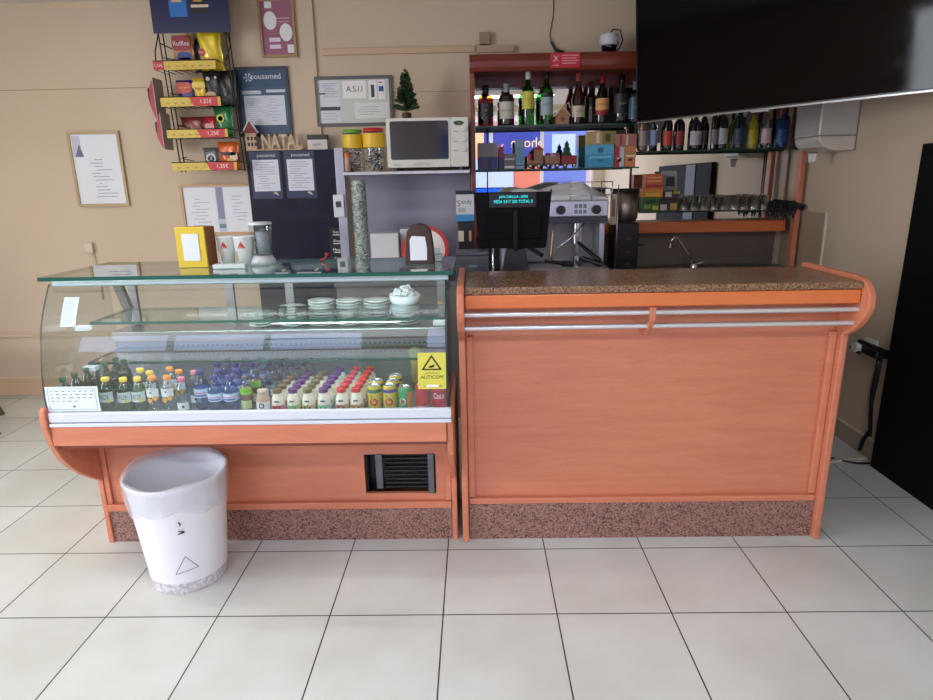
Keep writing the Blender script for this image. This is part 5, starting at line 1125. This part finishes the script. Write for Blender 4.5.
for k in range(9):
    a = k*.35; q.tube([(2.12+.02*k, 4.60, S4+.035+.02*math.sin(k)), (2.14+.018*k, 4.58, S4+.04), (2.13+.02*k, 4.575, S4-.01), (2.11+.021*k, 4.58, S4-.06+.015*math.sin(k*2)), (2.10+.021*k, 4.583, S4-.01), (2.12+.02*k, 4.60, S4+.03)], .008, M((16, 16, 16), .7), 6)
q.tube([(2.08, 4.63, S4+.02), (2.16, 4.62, S4+.05), (2.25, 4.60, S4+.04), (2.31, 4.56, S4+.02), (2.33, 4.54, S4+.01)], .02, M((16, 16, 16), .7), 8)
tag(q.build('black_strap'), 'tangled black strap hanging over the right end of the green glass shelf', 'strap')
# tap
L5 = (1.62, 4.65, 1.001); t = thing('faucet', 'chrome bar faucet with long slanted spout on the back counter', 'faucet', L5)
MB(L5).lathe([(.035, 0), (.03, .03), (.02, .05), (0, .055)], L5, CHROME, 16).build('base', t)
MB(L5).tube([(1.62, 4.65, 1.04), (1.56, 4.63, 1.12), (1.47, 4.61, 1.235), (1.455, 4.605, 1.24), (1.435, 4.60, 1.225), (1.425, 4.60, 1.19)], .009, CHROME, 10).build('spout', t)
MB(L5).cyl((1.424, 4.60, 1.192), (1.42, 4.60, 1.165), .015, CHROME).build('nozzle', t)
MB(L5).tube([(1.64, 4.65, 1.03), (1.70, 4.64, 1.06)], .007, CHROME, 8).build('lever', t)
# on the header: sign, dome camera
L6 = (.62, 4.548, 2.38); t = thing('prohibition_sign', 'small red sign with white cross mark on the wooden header', 'sign', L6)
MB(L6).box(.523, .725, 4.543, 4.5475, 2.385, 2.478, M((196, 30, 54), .4)).build('plate', t)
q = MB(L6); 
for a, b in (((.545, 2.425), (.578, 2.462)), ((.578, 2.425), (.545, 2.462))): q.tube([(a[0], 4.5425, a[1]), (b[0], 4.5425, b[1])], .0025, WHITE, 5)
for k in range(4): q.panel(.60, .71-.012*(k % 2), 2.458-k*.016, 2.463-k*.016, 4.5425, M((226, 170, 180), .5))
q.text('proibido', .56, 2.40, 4.542, .010, WHITE, .06); q.build('print', t)
L7 = (.945, 4.70, 2.486); t = thing('dome_camera', 'white and black dome security camera standing on the header', 'camera', L7)
MB(L7).lathe([(0, .058), (.06, .058), (.066, .07), (.066, .118), (.058, .13), (0, .132)], L7, M((206, 206, 212), .3), 24).build('base', t)
MB(L7).lathe([(0, .001), (.03, .004), (.05, .025), (.055, .057)], L7, M((14, 14, 30), .08), 24).build('dome', t)
q = MB(L7); q.tube([(.945, 4.72, 2.617), (.97, 4.72, 2.65), (1.02, 4.72, 2.645), (1.04, 4.72, 2.58), (1.02, 4.72, 2.53), (.985, 4.72, 2.492), (.95, 4.73, 2.49)], .005, BLACK, 8); q.build('cable', t)
#%%RIGHT
# television on an arm from the right wall, screen tipped downwards
BLp = Vector((1.05, 4.25, 2.0)); d = Vector((.95, -1.32, 0)).normalized(); n_h = Vector((d.y, -d.x, 0)); al = R(5)
upd = Vector((0, 0, math.cos(al)))+n_h*math.sin(al); nrm = d.cross(upd).normalized()
if nrm.dot(n_h) < 0: nrm = -nrm
tv = thing('television', 'large black flat television hanging tilted in front of the right wall', 'television', tuple(BLp))
def tvp(a, h_, o_): return tuple(BLp+d*a+upd*h_+nrm*o_)
def tvbox(a0, a1, h0, h1, o0, o1, m, nm, par=tv, bev=0):
    q = MB(tuple(BLp)); vs = [tvp(a, h_, o_) for o_ in (o0, o1) for h_ in (h0, h1) for a in (a0, a1)]
    q.add(vs, [(0, 2, 3, 1), (4, 5, 7, 6), (0, 1, 5, 4), (2, 6, 7, 3), (0, 4, 6, 2), (1, 3, 7, 5)], m); return q.build(nm, par, bev)
tvbox(0, 1.66, 0, .935, -.03, -.002, M((20, 20, 22), .35), 'housing')
tvbox(.008, 1.652, .012, .925, -.0015, 0, M((7, 6, 7), .05, 0, .13), 'screen')
tvbox(0, 1.66, -.004, .004, -.012, .002, M((150, 150, 152), .3, .8), 'bottom_bezel'); tvbox(-.003, .004, 0, .935, -.012, .002, M((60, 60, 62), .35, .8), 'side_bezel')
tvbox(.78, .88, -.012, -.005, -.02, -.002, M((160, 160, 160), .3, .8), 'logo_tab')
tvbox(.55, 1.1, .2, .7, -.07, -.032, BLACK, 'mount_plate')
q = MB(tuple(BLp)); a_ = Vector(tvp(.83, .45, -.07)); q.tube([tuple(a_), (2.2, a_.y+.25, 2.42), (2.355, a_.y+.25, 2.42)], .025, BLACK, 8); q.build('mount_arm', tv)
# towel dispenser on right wall
L = (2.34, 4.2, 1.78); t = thing('towel_dispenser', 'white paper towel dispenser with tinted cover on the right wall', 'dispenser', L)
pr_ = [(2.355, 1.80), (2.20, 1.80), (2.12, 1.83), (2.095, 1.87), (2.085, 1.90), (2.085, 2.16), (2.11, 2.20), (2.355, 2.20)]
def cut(P, lo, hi):  # keep z range by clamping
    return [(x, min(max(z, lo), hi)) for x, z in P]
MB(L).prism([(2.355, 1.80), (2.23, 1.80), (2.155, 1.825), (2.13, 1.86), (2.123, 1.888), (2.355, 1.888)], 4.06, 4.37, M((206, 200, 188), .3), 'y').build('base', t, .01, seg=3)
MB(L).prism([(2.355, 1.89), (2.123, 1.89), (2.12, 2.16), (2.145, 2.2), (2.355, 2.2)], 4.06, 4.37, M((190, 185, 180), .2), 'y').build('cover', t, .01, seg=3)
MB(L).box(2.15, 2.20, 4.20, 4.24, 1.79, 1.7995, M((120, 110, 104), .4)).build('outlet', t)
q = MB(L); q.prism([(2.15, 1.7895), (2.205, 1.7895), (2.20, 1.745), (2.185, 1.735), (2.178, 1.745), (2.165, 1.73), (2.155, 1.745)], 4.215, 4.218, WHITE, 'y'); q.build('towel', t)
# black panel on the right wall
L = (2.33, 2.6, 0); t = thing('black_board', 'tall flat black board leaning flush on the right wall', 'panel', L)
def blk():
    m, n, l, bs = nodes('black_board'); tc = n.new('ShaderNodeTexCoord'); tx = n.new('ShaderNodeTexNoise'); tx.inputs['Scale'].default_value = 60; l.new(tc.outputs['Object'], tx.inputs[0])
    r = ramp(n, [(.3, (9, 10, 11)), (.7, (15, 16, 17))]); l.new(tx.outputs[0], r.inputs[0]); l.new(r.outputs[0], bs.inputs['Base Color']); bs.inputs['Roughness'].default_value = .6; bs.inputs['Specular IOR Level'].default_value = .12; return m
MB(L).box(2.30, 2.344, 1.6, 3.38, 0, 1.80, blk()).build('board', t, .003)
MB(L).box(2.292, 2.2995, 2.66, 2.95, 1.0, 1.79, M((96, 100, 120), .5)).build('grey_strip', t)
# socket with adapters and cable
L = (2.345, 3.55, .62); t = thing('wall_socket', 'white wall socket with black plug adapters beside the black panel', 'socket', L)
MB(L).box(2.335, 2.3595, 3.56, 3.66, .62, .71, M((222, 222, 218), .4)).build('plate', t, .004)
q = MB(L); q.cyl((2.334, 3.60, .665), (2.24, 3.60, .665), .03, M((214, 214, 210), .3), seg=14); q.build('white_adapter', t)
q = MB(L); q.box(2.262, 2.334, 3.42, 3.565, .64, .69, BLACK); q.cyl((2.27, 3.60, .70), (2.27, 3.40, .70), .014, BLACK); q.cyl((2.26, 3.57, .635), (2.26, 3.66, .65), .010, BLACK); q.build('black_adapter', t, .006)
q = MB((2.33, 3.5, 0)); q.tube([(2.30, 3.45, .628), (2.31, 3.47, .55), (2.325, 3.50, .42), (2.33, 3.49, .28), (2.335, 3.48, .18), (2.335, 3.53, .10), (2.33, 3.54, .03)], .012, BLACK, 8); q.tube([(2.30, 3.43, .628), (2.318, 3.46, .5), (2.32, 3.48, .35), (2.335, 3.47, .15)], .007, BLACK, 6)
q.tube([(1.9, 3.72, .008), (2.05, 3.6, .008), (2.15, 3.45, .008), (2.24, 3.40, .008), (2.31, 3.40, .008)], .006, BLACK, 6)
tag(q.build('power_cable'), 'black power cable dropping from the socket and looping on the floor', 'cable')
q = MB((2.2, 3.45, 0)); vs = [(1.85, 3.385), (1.85, 3.36), (2.33, 3.475), (2.33, 3.50)]; q.prism(vs, 0.0005, .014, M((206, 198, 180), .5), 'z'); tag(q.build('floor_cable_cover'), 'white cable cover strip lying on the floor behind the counter end', 'cable cover')
# chair at the left edge, mostly outside the frame
L = (-3.95, 4.25, 0); t = thing('chair', 'chair whose wooden and dark metal legs stand at the left picture edge', 'chair', L)
MB(L).tube([(-3.63, 4.42, .001), (-3.80, 4.40, .46)], .018, M((120, 96, 72), .5), 8).build('leg', t); MB(L).tube([(-3.36, 4.02, .001), (-3.62, 4.05, .46)], .016, M((70, 74, 82), .35, .6), 8).build('leg', t)
MB(L).tube([(-4.2, 4.42, .001), (-4.1, 4.40, .46)], .018, M((120, 96, 72), .5), 8).build('leg', t); MB(L).tube([(-4.2, 4.02, .001), (-4.05, 4.05, .46)], .016, M((70, 74, 82), .35, .6), 8).build('leg', t)
MB(L).box(-4.2, -3.6, 3.98, 4.46, .462, .50, M((110, 84, 62), .5)).build('seat', t, .01); MB(L).box(-4.2, -4.16, 3.98, 4.46, .502, .9, M((110, 84, 62), .5)).build('backrest', t, .01)
# ceiling lamps
for k, (x, y, p) in enumerate(LAMPS):
    L = (x, y, ZC-.06); t = thing('ceiling_lamp', 'white ceiling light panel %s' % ['near the back wall on the left', 'near the left front window', 'near the entrance on the right'][k], 'ceiling lamp', L, 0)
    MB(L).box(x-.62, x+.62, y-.1, y+.1, ZC-.05, ZC-.002, WHITE).build('housing', t); MB(L).box(x-.6, x+.6, y-.08, y+.08, ZC-.058, ZC-.052, M((255, 244, 226), .5, emit=2)).build('diffuser', t)
    area('lamp_light', (x, y, ZC-.065), (0, 0, 0), 1.2, .16, p, (1, .96, .90) if k == 0 else (.82, .91, 1))
for o in list(C.objects):
    if o.type == 'EMPTY' and o.get('label') == 'x': print('UNPLACED', o.name)
